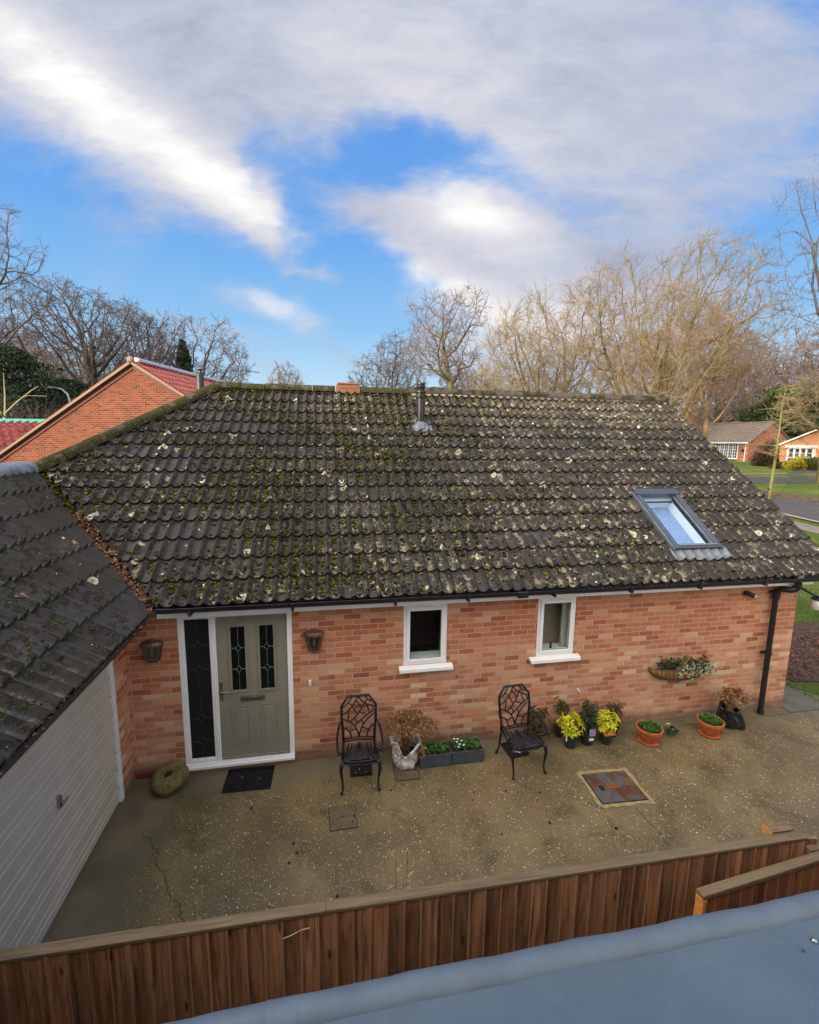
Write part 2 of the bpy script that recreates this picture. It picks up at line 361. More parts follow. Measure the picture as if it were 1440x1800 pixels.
simple('upvc', (.80, .80, .82), .32, var=.03, scale=4, bump=.02)
simple('upvc_grey', (.20, .21, .24), .4, var=.03)  # darker grey plastic for the rooflight trim and bell button
simple('white_paint', (.68, .68, .70), .5, var=.10, scale=6, bump=.15)
simple('black_plastic', (.012, .012, .014), .38, var=.3, scale=10, bump=.1)
simple('door_paint', (.225, .215, .170), .42, var=.05, scale=5, bump=.06)
simple('rolled_blue', (.098, .130, .165), .55, var=.10, scale=5, bump=.12)
simple('garage_paint', (.47, .425, .345), .5, var=.06, scale=3, bump=.05)
simple('garage_rib', (.64, .59, .50), .45, var=.05)  # paler than the door: light caught on rib edges put into the colour
simple('chrome', (.42, .40, .38), .28, metal=1.0, var=.1)
simple('bronze', (.16, .115, .09), .5, metal=.6, var=.25, scale=40, bump=.2)
simple('lead', (.15, .17, .195), .5, metal=.4, var=.25, scale=9, bump=.35)
simple('alu_grey', (.105, .112, .135), .38, metal=.5, var=.12)
simple('cast_metal', (.020, .021, .028), .42, metal=.5, var=.35, scale=30, bump=.35)
simple('terracotta', (.46, .125, .045), .55, var=.18, scale=9, bump=.15)
simple('brown_pot', (.16, .085, .05), .6)
simple('green_pot', (.012, .035, .028), .4, var=.3)
simple('planter_grey', (.052, .062, .080), .5, var=.2, scale=10, bump=.2)
simple('soil', (.022, .014, .009), .95, var=.5, scale=60, bump=1.0)
simple('bin_black', (.010, .010, .012), .22, var=.3, scale=8, bump=.3)
simple('tray_black', (.010, .011, .015), .3, var=.4, scale=20, bump=.4)
simple('kerb', (.30, .27, .23), .9, var=.2)
simple('interior_dark', (.02, .022, .022), .9)
simple('interior_tan', (.30, .25, .17), .9)
simple('interior_white', (.86, .93, .92), .8, var=.02)
simple('label_white', (.75, .75, .75), .5, var=.02)
simple('label_blue', (.06, .25, .55), .5, var=.3, scale=60, col2=(.6, .35, .4))
simple('lens', (.5, .52, .55), .15)
simple('steel_pole', (.30, .36, .36), .5, metal=.4)
simple('curtain', (.55, .54, .5), .8, var=.25, scale=4)
simple('wood_end', (.62, .24, .05), .7, var=.25, scale=40, bump=.3)
simple('membrane_green', (.012, .24, .17), .5, var=.1, scale=4)
simple('barge', (.20, .135, .09), .6, var=.1)
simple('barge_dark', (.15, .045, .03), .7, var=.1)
def grass_ground():
    m, g, b = new_mat('grass_ground'); o = g.obj()
    c = g.mix(g.mr(g.noise(o, .35, 5, .6), .35, .65), (.095, .135, .030), (.19, .225, .060))
    c = g.mix(g.mr(g.noise(o, 9, 4, .7), .4, .7, 0, .6), c, (.045, .085, .015))
    c = g.mix(g.mr(g.noise(o, .9, 4, .7), .58, .70, 0, .55), c, (.17, .15, .05))
    g.put(b.inputs['Base Color'], c); b.inputs['Roughness'].default_value = 1; b.inputs['Specular IOR Level'].default_value = .1
    g.put(b.inputs['Normal'], g.bump(g.noise(o, 40, 6, .8), 1.0, .05))
grass_ground()
def concrete():
    m, g, b = new_mat('concrete'); o = g.obj(); x, y, z = g.sep(o)
    c = g.mix(g.mr(g.noise(o, 1.1, 5, .6), .32, .68), (.090, .066, .028), (.178, .130, .057))
    c = g.mix(g.mr(g.noise(o, 2.7, 6, .65), .50, .66, 0, .75), c, (.060, .045, .018))
    c = g.mix(g.mr(g.noise(g.vm('ADD', o, (9, 3, 0)), .8, 4, .6), .52, .66, 0, .55), c, (.145, .092, .045))
    # smoother, paler apron along the wall and beside the garage
    edge = g.m('ADD', y, g.m('MULTIPLY', g.noise(o, 2.2, 4), .35))
    ap = g.m('MAXIMUM', g.m('MULTIPLY', g.mr(edge, -.34, -.10), g.mr(x, 4.5, 1.5, .55, 1)), g.mr(g.m('ADD', x, g.m('MULTIPLY', g.noise(o, 2.5, 3), -.7)), -1.55, -1.95))
    c = g.mix(g.m('MULTIPLY', ap, .7), c, g.mix(g.noise(o, 5, 5), (.125, .110, .072), (.20, .175, .118)))
    # green-grey algae at left
    c = g.mix(g.m('MULTIPLY', g.mr(x, .8, -1.5), g.mr(g.noise(o, 1.8, 4), .40, .62, 0, .6)), c, (.075, .072, .036))
    # exposed aggregate stones
    exposed = g.m('SUBTRACT', 1.0, g.m('MULTIPLY', ap, .85))
    peb = None
    for sc, lim, k in ((66, .55, 1.0), (110, .45, .95), (42, .84, 1.0)):
        d = g.vor(o, sc); cc = g.vor(o, sc, out='Color'); r, gg, bb = g.sep(cc)
        stone = g.m('MULTIPLY', g.mr(d, .36, .22), g.m('GREATER_THAN', r, lim))
        sc_ = g.ramp(gg, [(0, (.10, .065, .035)), (.35, (.20, .145, .07)), (.66, (.36, .26, .13)), (.86, (.62, .50, .30)), (1, (.95, .84, .62))])
        c = g.mix(g.m('MULTIPLY', g.m('MULTIPLY', stone, exposed), k*.72), c, sc_)
        peb = stone if peb is None else g.m('MAXIMUM', peb, stone)
    # joint crack lines
    jx = g.m('ADD', x, g.m('MULTIPLY', g.m('SUBTRACT', g.noise(o, 3, 4), .5), .14))
    cr = g.m('MULTIPLY', g.mr(g.m('ABSOLUTE', g.m('SUBTRACT', jx, 4.03)), .016, .004), g.m('LESS_THAN', y, -1.5))
    jx2 = g.m('ADD', g.m('ADD', x, g.m('MULTIPLY', y, .63)), g.m('MULTIPLY', g.m('SUBTRACT', g.noise(o, 5, 5), .5), .35))
    cr2 = g.m('MULTIPLY', g.mr(g.m('ABSOLUTE', g.m('ADD', jx2, 2.12)), .016, .002), g.m('LESS_THAN', y, -.9))
    cr3 = g.m('MULTIPLY', g.mr(g.m('ABSOLUTE', g.m('ADD', g.m('ADD', y, .17), g.m('MULTIPLY', g.m('SUBTRACT', g.noise(o, 5, 4), .5), .03))), .012, .004), g.m('GREATER_THAN', x, 5.6))
    crk = g.m('MAXIMUM', g.m('MAXIMUM', cr, cr2), cr3)
    c = g.mix(g.m('MULTIPLY', crk, .5), c, (.03, .027, .012))
    g.put(b.inputs['Base Color'], c)
    g.put(b.inputs['Roughness'], g.mr(g.noise(o, 1.4, 4), .3, .7, .42, .8))
    b.inputs['Specular IOR Level'].default_value = .5
    h = g.m('ADD', g.m('MULTIPLY', peb, .6), g.m('ADD', g.m('MULTIPLY', g.noise(o, 70, 5, .7), .6), g.m('MULTIPLY', crk, -1.5)))
    g.put(b.inputs['Normal'], g.bump(h, .8, .006))
concrete()
simple('paving', (.115, .105, .085), .85, var=.25, scale=3, bump=.5)
simple('asphalt', (.060, .058, .060), .85, var=.2, scale=3, bump=.5)
simple('footpath', (.20, .165, .135), .9, var=.2, scale=2, bump=.3)
simple('dirt', (.085, .055, .030), 1.0, var=.5, scale=2.5, bump=1.0)
simple('mulch', (.065, .038, .022), 1.0, var=.6, scale=12, bump=1.0)
def wood(name, a, b_, axis='z', green=0.0, gx=.6):
    m, g, b = new_mat(name); o = g.obj(); x, y, z = g.sep(o)
    st = (16, 16, 1.1) if axis == 'z' else (1.0, 22, 22)
    cell = g.wn(g.comb(g.m('FLOOR', g.m('DIVIDE', x, .100 if axis == 'z' else 1.83)), 0.0, 0.0))
    ov = g.vm('ADD', g.vm('MULTIPLY', o, st), g.comb(0.0, 0.0, g.m('MULTIPLY', cell, 20.0)))
    gr = g.noise(ov, 1.6, 6, .65, .8)
    c = g.mix(g.mr(gr, .3, .7), a, b_)
    if axis == 'z':
        c = g.mix(1.0, c, g.ramp(cell, [(0, (.55, .55, .55)), (1, (1.35, 1.25, 1.2))]), 'MULTIPLY')
        c = g.mix(g.mr(g.noise(o, 3.5, 4), .5, .7, 0, .5), c, (.30, .13, .06))
        kn = g.vor(g.vm('MULTIPLY', o, (9, 9, 2.6)), 1.0); c = g.mix(g.mr(kn, .13, .05, 0, .8), c, (.03, .01, .005))
        edge = g.m('FRACT', g.m('DIVIDE', x, .100)); c = g.mix(g.m('MULTIPLY', g.m('LESS_THAN', edge, .07), .75), c, (.42, .24, .13))
        gz = g.m('MULTIPLY', g.mr(g.m('ABSOLUTE', g.m('SUBTRACT', x, .25)), .5, .05), g.mr(g.noise(ov, .8, 3), .35, .6))
        c = g.mix(g.m('MULTIPLY', gz, green), c, (.13, .135, .02))
    else:
        c = g.mix(g.mr(g.noise(o, 4, 5), .45, .65, 0, .6), c, (.15, .125, .06))
        c = g.mix(g.m('MULTIPLY', g.mr(x, 1.0, -.5), .55), c, g.mix(g.noise(o, 8, 4), (.20, .14, .05), (.28, .19, .08)))
    g.put(b.inputs['Base Color'], c); b.inputs['Roughness'].default_value = .75; b.inputs['Specular IOR Level'].default_value = .3
    g.put(b.inputs['Normal'], g.bump(gr, .6, .006))
wood('fence_board', (.15, .066, .030), (.47, .245, .125), 'z', 1.0)
wood('fence_new', (.20, .075, .03), (.32, .13, .06), 'z', 0)
wood('fence_cap', (.115, .072, .038), (.21, .145, .085), 'x')
def bluesheet():
    m, g, b = new_mat('blue_sheet'); o = g.obj()
    c = g.mix(g.mr(g.noise(o, 2.2, 5, .6), .3, .7), (.076, .112, .154), (.092, .130, .174))
    c = g.mix(g.mr(g.noise(o, 260, 2), .58, .72, 0, .35), c, (.20, .23, .26))
    c = g.mix(g.mr(g.noise(o, 1.1, 6, .7), .55, .62, 0, .22), c, (.045, .065, .085))
    c = g.mix(g.mr(g.noise(g.vm('MULTIPLY', o, (1, 6, 6)), 5, 6, .7), .55, .8, 0, .25), c, (.10, .13, .16))
    g.put(b.inputs['Base Color'], c); b.inputs['Roughness'].default_value = .75; b.inputs['Specular IOR Level'].default_value = .3
    g.put(b.inputs['Normal'], g.bump(g.noise(o, 220, 3, .7), .6, .002, g.bump(g.noise(o, 6, 3), .3, .01)))
bluesheet()
def cover_rust():
    m, g, b = new_mat('cover_rust'); o = g.obj()
    c = g.mix(g.mr(g.noise(o, 4.5, 5, .6), .45, .60), (.115, .115, .12), (.115, .052, .030))
    c = g.mix(g.mr(g.noise(o, 25, 4), .55, .7, 0, .6), c, (.05, .025, .02))
    g.put(b.inputs['Base Color'], c); b.inputs['Roughness'].default_value = .42; b.inputs['Metallic'].default_value = .35
    br = g.n('ShaderNodeTexBrick', {'Vector': o, 'Scale': 14.0}).outputs['Fac']
    g.put(b.inputs['Normal'], g.bump(g.m('ADD', g.m('MULTIPLY', br, -.7), g.noise(o, 60, 4)), .6, .004))
cover_rust()
simple('cover_plate', (.20, .085, .025), .5, metal=.3, var=.2)
simple('cover_frame', (.26, .215, .095), .95, var=.25, scale=15, bump=.8)
simple('cover_small', (.10, .072, .038), .8, var=.25, scale=12, bump=.6)
simple('gap_dark', (.012, .010, .008), .9)
def mat_glass(name, col, rough=.06, trans=0.0, spec=.5):
    m, g, b = new_mat(name); b.inputs['Base Color'].default_value = (*col, 1); b.inputs['Roughness'].default_value = rough
    b.inputs['Transmission Weight'].default_value = trans; b.inputs['Specular IOR Level'].default_value = spec
    b.inputs['IOR'].default_value = 1.45
    return m
mat_glass('glass_dark', (.006, .009, .009), .05, spec=.35)
mat_glass('glass_side', (.014, .019, .018), .10, spec=.35)
mat_glass('glass_far', (.05, .06, .08), .1)
def thin_glass(name, tint, refl=.12, rough=.02):
    m = bpy.data.materials.new(name); m.use_nodes = True; MATS[name] = m; g = NT(m.node_tree); m.node_tree.nodes.clear()
    tr = g.n('ShaderNodeBsdfTransparent', {'Color': tint}); gl = g.n('ShaderNodeBsdfGlossy', {'Color': (1, 1, 1), 'Roughness': rough})
    fr = g.n('ShaderNodeLayerWeight', {'Blend': .5})
    f = g.m('ADD', g.m('POWER', fr.outputs['Facing'], 4.0), .03+refl, clamp=True)
    mx = g.n('ShaderNodeMixShader', {0: f, 1: tr.outputs[0], 2: gl.outputs[0]}); o_ = g.n('ShaderNodeOutputMaterial', {0: mx.outputs[0]})
thin_glass('glass_clear', (.85, .9, .88), .02); thin_glass('glass_roof', (.92, .98, .98), .05); thin_glass('glass_smoke', (.45, .45, .42), .06)
simple('leadline', (.20, .20, .20), .5, metal=.5)
simple('leadline_dim', (.020, .026, .025), .5)
def sack_mat():
    m, g, b = new_mat('sack_white'); o = g.obj()
    c = g.mix(g.mr(g.noise(o, 16, 6, .7, .8), .50, .60), (.66, .65, .66), (.10, .09, .10))
    c = g.mix(g.mr(g.noise(o, 5, 3), .35, .6), c, (.60, .58, .57))
    g.put(b.inputs['Base Color'], c); b.inputs['Roughness'].default_value = .45
    g.put(b.inputs['Normal'], g.bump(g.noise(o, 14, 5, .6, 1.0), .8, .03))
sack_mat()
def leafmat(name, a, b_, sc=25, rough=.6, trans=.15):
    m, g, b = new_mat(name); o = g.obj()
    gi = g.n('ShaderNodeNewGeometry').outputs['Random Per Island']
    c = g.mix(gi, a, b_); c = g.mix(1.0, c, g.ramp(g.noise(o, sc, 2), [(.3, .75), (.7, 1.2)]), 'MULTIPLY')
    g.put(b.inputs['Base Color'], c); b.inputs['Roughness'].default_value = rough; b.inputs['Specular IOR Level'].default_value = .3
    if trans:
        t = g.n('ShaderNodeBsdfTranslucent', {'Color': c}); mx = g.n('ShaderNodeMixShader', {0: trans, 1: b.outputs[0], 2: t.outputs[0]})
        out = [n_ for n_ in m.node_tree.nodes if n_.type == 'OUTPUT_MATERIAL'][0]; m.node_tree.links.new(mx.outputs[0], out.inputs[0])
leafmat('leaf_green', (.035, .10, .018), (.09, .20, .035)); leafmat('leaf_dark', (.012, .035, .014), (.03, .075, .025))
leafmat('leaf_yellow', (.46, .48, .012), (.70, .66, .03)); leafmat('leaf_bronze', (.05, .03, .012), (.07, .075, .02))
leafmat('leaf_varieg', (.16, .23, .10), (.50, .56, .38)); leafmat('leaf_lime', (.18, .26, .02), (.30, .36, .05))
leafmat('dead_flower', (.17, .08, .03), (.42, .24, .11)); leafmat('dead_stem', (.20, .11, .05), (.35, .20, .09))
leafmat('leaf_litter', (.10, .03, .018), (.30, .15, .10), 60); leafmat('leaf_litter_pale', (.28, .13, .07), (.42, .26, .15), 60)
leafmat('petal_red', (.42, .004, .015), (.60, .01, .04)); leafmat('petal_white', (.75, .75, .72), (.85, .85, .82)); leafmat('petal_pink', (.45, .01, .10), (.55, .02, .15))
leafmat('ivy', (.012, .026, .012), (.035, .06, .025), 1, .7, .05); leafmat('conifer', (.012, .030, .010), (.035, .065, .022), 1, .7, .05)
leafmat('hedge_yellow', (.30, .27, .02), (.42, .38, .05), 1); leafmat('hedge_green', (.03, .05, .012), (.08, .11, .03), 1)
leafmat('grass_blade', (.05, .12, .015), (.15, .23, .04), 1); leafmat('thicket', (.045, .026, .022), (.10, .06, .048), 1)
simple('tile_plain', (.17, .135, .11), .85, var=.25, scale=4, bump=.3)
simple('coir', (.30, .17, .06), .95, var=.45, scale=30, bump=1.0)
def bark(name, a, b_):
    m, g, b = new_mat(name); o = g.obj()
    c = g.mix(g.mr(g.noise(o, .55, 3), .35, .65), a, b_); g.put(b.inputs['Base Color'], c); b.inputs['Roughness'].default_value = .9
    b.inputs['Specular IOR Level'].default_value = .15
bark('bark_dark', (.045, .036, .032), (.10, .085, .065)); bark('twig_dark', (.105, .085, .090), (.155, .125, .12))
bark('bark_olive', (.085, .070, .034), (.16, .125, .065)); bark('twig_olive', (.19, .145, .085), (.29, .22, .135))
bark('bark_warm', (.20, .125, .07), (.30, .20, .11)); bark('twig_warm', (.22, .14, .10), (.30, .20, .14))
bark('bark_green', (.12, .13, .04), (.22, .20, .08)); bark('twig_far', (.15, .11, .10), (.22, .17, .15))
# ------------------------------------------------------------------ terrain
def hgt(x, y):
    r = math.hypot(x-3, y); t = min(max((r-14)/44, 0), 1); return 2.6*t*t*(3-2*t)
radii = [0, 3, 6, 9, 12, 14]+[14+i*1.2 for i in range(1, 45)]+[72, 85, 100, 130, 180, 260, 400, 700]
NA = 120; V = [(3, 0, -.012)]; F = []
for r_ in radii[1:]:
    for k in range(NA):
        a = 2*math.pi*k/NA; x, y = 3+r_*math.cos(a), r_*math.sin(a); V.append((x, y, hgt(x, y)-.012))
for k in range(NA): F.append((0, 1+k, 1+(k+1) % NA))
for i in range(len(radii)-2):
    for k in range(NA): a0 = 1+i*NA+k; a1 = 1+i*NA+(k+1) % NA; F.append((a0, a0+NA, a1+NA, a1))
mb = MB(); mb.add(V, F); tag(mb.build('ground', 'grass_ground', smooth=True), kind='structure')

def strip(name, A, B, mat, dz, n=24, kind='structure', wob=0.0, seed=0, lat=4):
    """sheet between two polylines A and B, draped on the terrain"""
    def rs(P, n):
        P = [Vector((*p, 0)) for p in P]; L = [0]
        for i in range(1, len(P)): L.append(L[-1]+(P[i]-P[i-1]).length)
        out = []
        for j in range(n+1):
            t = L[-1]*j/n; i = max(k for k in range(len(L)) if L[k] <= t+1e-9); i = min(i, len(P)-2)
            f = (t-L[i])/max(1e-9, L[i+1]-L[i]); out.append(P[i].lerp(P[i+1], f))
        return out
    rg = random.Random(seed); a, b = rs(A, n), rs(B, n); mb = MB(); vs = []
    for p, q in zip(a, b):
        p = p+Vector((rg.uniform(-wob, wob), rg.uniform(-wob, wob), 0)); q = q+Vector((rg.uniform(-wob, wob), rg.uniform(-wob, wob), 0))
        for k in range(lat+1):
            c = p.lerp(q, k/lat); vs.append((c.x, c.y, hgt(c.x, c.y)+dz))
    mb.add(vs, [(i*(lat+1)+k, (i+1)*(lat+1)+k, (i+1)*(lat+1)+k+1, i*(lat+1)+k+1) for i in range(n) for k in range(lat)])
    o = mb.build(name, mat, smooth=True)
    if kind: tag(o, kind=kind)
    return o
# concrete forecourt
mb = MB(); mb.add([(-2.06, -4.3, 0), (12.5, -4.3, 0), (12.5, -.20, 0), (7.80, -.16, 0), (7.80, .06, 0), (-2.06, .06, 0)], [(0, 1, 2, 3, 4, 5)])
tag(mb.build('courtyard', 'concrete'), kind='structure')
strip('paving_strip', [(7.87, -.145), (7.87, 3), (7.87, 8)], [(8.95, -.16), (8.55, .8), (8.5, 8)], 'paving', -.004, 10)
strip("road", [(25.35, -6), (25.2, 6), (25.3, 13.2), (25.6, 15.9), (26.0, 22), (24.5, 32), (20, 42)], [(30.6, -6), (30.3, 8), (29.8, 16.8), (29.0, 20), (28.9, 24), (27.6, 33), (23, 44)], 'asphalt', .012, 40)
strip('kerb', [(25.1, -6), (24.95, 6), (25.05, 13.2), (25.35, 15.9), (25.75, 22), (24.25, 32)], [(25.35, -6), (25.2, 6), (25.3, 13.2), (25.6, 15.9), (26.0, 22), (24.5, 32)], 'kerb', .06, 40, lat=1)
strip('footpath', [(22.6, -6), (22.6, 6), (23.1, 12.2), (23.7, 16), (23.7, 22), (22, 32)], [(24.3, -6), (24.2, 6), (24.3, 12.2), (24.8, 15.8), (24.9, 22), (23.3, 32)], 'footpath', .010, 30)
strip('verge_dirt', [(29.85, -6), (29.9, 12), (29.5, 18), (28.9, 23), (28.7, 28)], [(32.6, -6), (32.0, 12), (31.4, 18.5), (30.8, 22.6), (30.0, 28)], 'dirt', .010, 40, wob=.3, seed=3)
strip('side_road', [(26.5, 26.8), (32.0, 24.1), (36.6, 21.9), (44, 18)], [(27, 29), (34.3, 26.4), (39.3, 24.1), (46, 21)], 'asphalt', .022, 24)
strip('side_footpath', [(30, 30.2), (34.9, 27.9), (39.6, 25.6), (46, 22.6)], [(30.4, 31), (35.4, 28.7), (40.2, 26.3), (46.5, 23.4)], 'footpath', .022, 24)
strip('driveway', [(38.5, 26.5), (41.5, 28.2), (43.2, 30.5)], [(43.5, 24.5), (44.5, 27), (44.6, 30)], 'asphalt', .030, 12)
strip('flower_bed', [(8.95, .55), (8.9, 1.4), (9.6, 2.7), (11.5, 3.1)], [(9.9, .45), (11.2, 1.1), (12.2, 1.9), (12.6, 2.9)], 'mulch', .012, 14, wob=.12, seed=8)
# grass blades on the near lawn by the gable
rg = np.random.default_rng(5); n = 26000
gx = 8.6+rg.random(n)**1.3*9; gy = -.1+rg.random(n)*11
keep = ~((gx > 8.8) & (gx < 12.5) & (gy > .35) & (gy < 3.0) & (gy > (gx-9)*.15+.3)); gx, gy = gx[keep], gy[keep]; n = len(gx)
gz = np.array([hgt(a, b_) for a, b_ in zip(gx, gy)])
base = np.stack([gx, gy, gz-.012], 1); an = rg.uniform(0, 6.28, n); wv = np.stack([np.cos(an), np.sin(an), an*0], 1)*.010
hh = rg.uniform(.03, .085, n)[:, None]; tip = base+np.concatenate([rg.normal(0, .025, (n, 2)), hh], 1)
V = np.stack([base-wv, base+wv, tip], 1).reshape(-1, 3)
tag(np_mesh('grass', V, np.arange(3*n).reshape(-1, 3), 'grass_blade'), 'short green lawn grass beside the bungalow gable', 'grass', kind='stuff')

# ------------------------------------------------------------------ roof tile generator
PER, GA = .158, .3525
def roll(s):   # s = x / period
    f = s-math.floor(s); d = min(f, 1-f)
    return .046*math.exp(-(d/.15)**2)-.008*math.exp(-((f-.5)/.22)**2)
def tiled(x0, x1, nc, sl_len, rng, hole=None, clip=None, per=PER, ga=GA, res=8, last=None, back=False, amp=1.1):
    """tiles in local frame: x along eave, s up the slope, h normal to slope. returns bmesh"""
    mb = MB(); tw = per*2
    n0 = math.floor(x0/tw); n1 = math.ceil(x1/tw)
    for c in range(nc):
        for t in range(n0, n1):
            a = max(t*tw, x0); b = min((t+1)*tw, x1)
            if b-a < .01: continue
            if hole and a >= hole[0]-.16 and b <= hole[1]+.16 and c*ga >= hole[2]-.2 and (c+1)*ga <= hole[3]+.2: continue
            m_ = max(2, int(round((b-a)/per*res))); js = rng.uniform(-.006, .006); jh = rng.uniform(-.002, .0035); tl = rng.uniform(-.003, .003)
            s0 = c*ga+js-(.02 if c == 0 else 0); s1 = min((c+1)*ga+.07, sl_len)
            if hole and b <= hole[1]+.16 and a >= hole[0]-.16 and s0 < hole[2]-.05 < s1: s1 = hole[2]-.06
            vs = []; uv = []
            for (s, base, k) in ((s0+.006, .008, 1), (s0, .043, 1), (s0+(s1-s0)*.35, .030, 1), (s0+(s1-s0)*.7, .016, 1), (s1, .004, 1)):
                for i in range(m_+1):
                    x = a+(b-a)*i/m_; h = roll(x/per)*amp+base+jh+tl*(i/m_-.5)
                    chip = 0
                    vs.append((x, s, h)); uv.append((x, min(max(s, c*ga+.002), (c+1)*ga-.002)))
            w_ = m_+1
            mb.add(vs, [(r*w_+i, r*w_+i+1, (r+1)*w_+i+1, (r+1)*w_+i) for r in range(4) for i in range(m_)]); mb.uv += uv
    return mb
def place(mb, org, ax, up, nm):
    O, A, U, N = Vector(org), Vector(ax), Vector(up), Vector(nm)
    mb.v = [tuple(O+A*x+U*s+N*h) for x, s, h in mb.v]; return mb
def clip_obj(o, planes, keep_bm=None):
    bm = bmesh.new(); bm.from_mesh(o.data)
    for co, no in planes:
        bmesh.ops.bisect_plane(bm, geom=bm.verts[:]+bm.edges[:]+bm.faces[:], plane_co=co, plane_no=no, clear_outer=True)
    bm.to_mesh(o.data); bm.free(); return o

TP = (5.2584-2.356)/(3.874+.299); TH = math.atan(TP); ct, st = math.cos(TH), math.sin(TH)
D, H, OV, ZE = 3.874, 5.2584, .299, 2.356
XR, XL = 8.26, -1.486          # ridge ends
VX, VY = -3.627, 1.73          # where hip, valley and garage ridge meet
def rz(y): return ZE+(y+OV)*TP

house = empty('bungalow', (0, 0, 0), 0, 'brick bungalow with a long mossy tiled roof and a grey-green front door', 'bungalow')
rng = random.Random(4)
SL = (D+OV)/ct
hole = (5.64, 6.36, (.16+OV)/ct, (1.12+OV)/ct)
mb = tiled(-4.1, XR, 15, SL, rng, hole=hole)
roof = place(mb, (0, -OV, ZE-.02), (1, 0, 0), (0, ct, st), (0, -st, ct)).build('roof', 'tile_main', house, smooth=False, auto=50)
s2 = math.sqrt(.5)
clip_obj(roof, [((-1.60+.13, -.30, 0), (-s2, -s2, 0)), ((XL, D, 0), (-s2, s2, 0))])
# under-felt so no light shows, with the rooflight opening left out; other slopes
mb = MB(); dn = .045
def rp(x, y, d=dn): return (x, y, rz(y)-d)
hx0, hx1, hy0, hy1 = 5.66, 6.36, .18, 1.10
mb.poly([rp(-1.6, -.26), rp(hx0, -.26), rp(hx0, D), rp(XL, D), rp(VX, VY)])
mb.poly([rp(hx0, -.26), rp(hx1, -.26), rp(hx1, hy0), rp(hx0, hy0)]); mb.poly([rp(hx0, hy1), rp(hx1, hy1), rp(hx1, D), rp(hx0, D)]); mb.poly([rp(hx1, -.26), rp(8.2, -.26), rp(8.2, D), rp(hx1, D)])
mb.build('roof_underlay', 'gap_dark', roof)
mb = tiled(-XR, -XL+4.4, 15, SL, random.Random(6), res=3)
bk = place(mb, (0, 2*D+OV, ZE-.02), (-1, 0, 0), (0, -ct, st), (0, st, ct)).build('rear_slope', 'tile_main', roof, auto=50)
clip_obj(bk, [((XL, D, 0), (-s2, -s2, 0))])
mb = tiled(-(2*D+OV), -(-OV), 15, SL, random.Random(7), res=3)
hp = place(mb, (XL-D-OV, 0, ZE-.02), (0, -1, 0), (ct, 0, st), (-st, 0, ct)).build('hip_slope', 'tile_main', roof, auto=50)
clip_obj(hp, [((XL, D, 0), (s2, -s2, 0)), ((XL, D, 0), (s2, s2, 0))])
# ridge tiles: half-round pieces with mortar joints
def ridge_run(mb, p0, p1, L, r, rng, drop=.04, i0=0):
    p0, p1 = Vector(p0), Vector(p1); d = (p1-p0); n = max(1, round(d.length/L)); d /= n
    t = d.normalized(); sd_ = t.cross(Vector((0, 0, 1))).normalized(); up = sd_.cross(t)
    for i in range(n):
        a = p0+d*i+d.normalized()*.006; b = p0+d*(i+1)-d.normalized()*.006; j = rng.uniform(-.006, .006); rr = r*rng.uniform(.97, 1.04)
        vs = []
        for q, k in ((a, .99), (a+d*.06, 1.0), (b-d*.06, 1.0), (b, .99)):
            for m_ in range(9):
                an = math.pi*(m_/8)*1.10-.05*math.pi
                vs.append(q+sd_*math.cos(an)*rr*1.05*k+up*(math.sin(an)*rr*k*.88-drop+j))
        mb.add(vs, [(r_*9+m_, r_*9+m_+1, (r_+1)*9+m_+1, (r_+1)*9+m_) for r_ in range(3) for m_ in range(8)]+[tuple(range(9)), tuple(range(27, 36))[::-1]])
rr = random.Random(2)
mb = MB(); ridge_run(mb, (XL-.05, D, H+.03), (.72, D, H+.03), .42, .115, rr); ridge_run(mb, (1.22, D, H+.03), (2.2, D, H+.03), .42, .115, rr)
o = mb.build('ridge_tiles', 'ridge_mossy', roof, auto=40); tag(o, 'moss covered ridge tiles')
mb = MB(); ridge_run(mb, (2.2, D, H+.055), (XR, D, H+.055), .455, .120, rr); o = mb.build('ridge_tiles', 'ridge_bare', roof, auto=40); tag(o, 'barer ridge tiles with mortar joints')
mb = MB(); mb.tube([(2.2, D, H-.02), (XR-.02, D, H-.02)], .10, 10); mb.build('ridge_mortar', 'kerb', roof, smooth=True)
mb = MB(); ridge_run(mb, (VX-.02, VY-.02, rz(VY)+.04), (XL, D, H+.04), .42, .125, rr)
o = mb.build('hip_tiles', 'ridge_mossy', roof, auto=40); tag(o, 'thick moss covered hip tiles')
mb = MB(); mb.box(.74, 1.20, D-.12, D+.12, H-.06, H+.115); mb.box(.76, 1.18, D-.14, D+.14, H+.115, H+.15); mb.box(.80, 1.14, D-.128, D-.10, H+.03, H+.10)
mb.build('ridge_vent', 'ridge_vent', roof, bevel=.012)
# mortar bedding under the front of the ridge + verge
mb = MB(); mb.tube([(XR-.02, -.28, ZE-.01), (XR-.02, D, H-.01)], .028, 6); mb.build('verge', 'ridge_bare', roof)
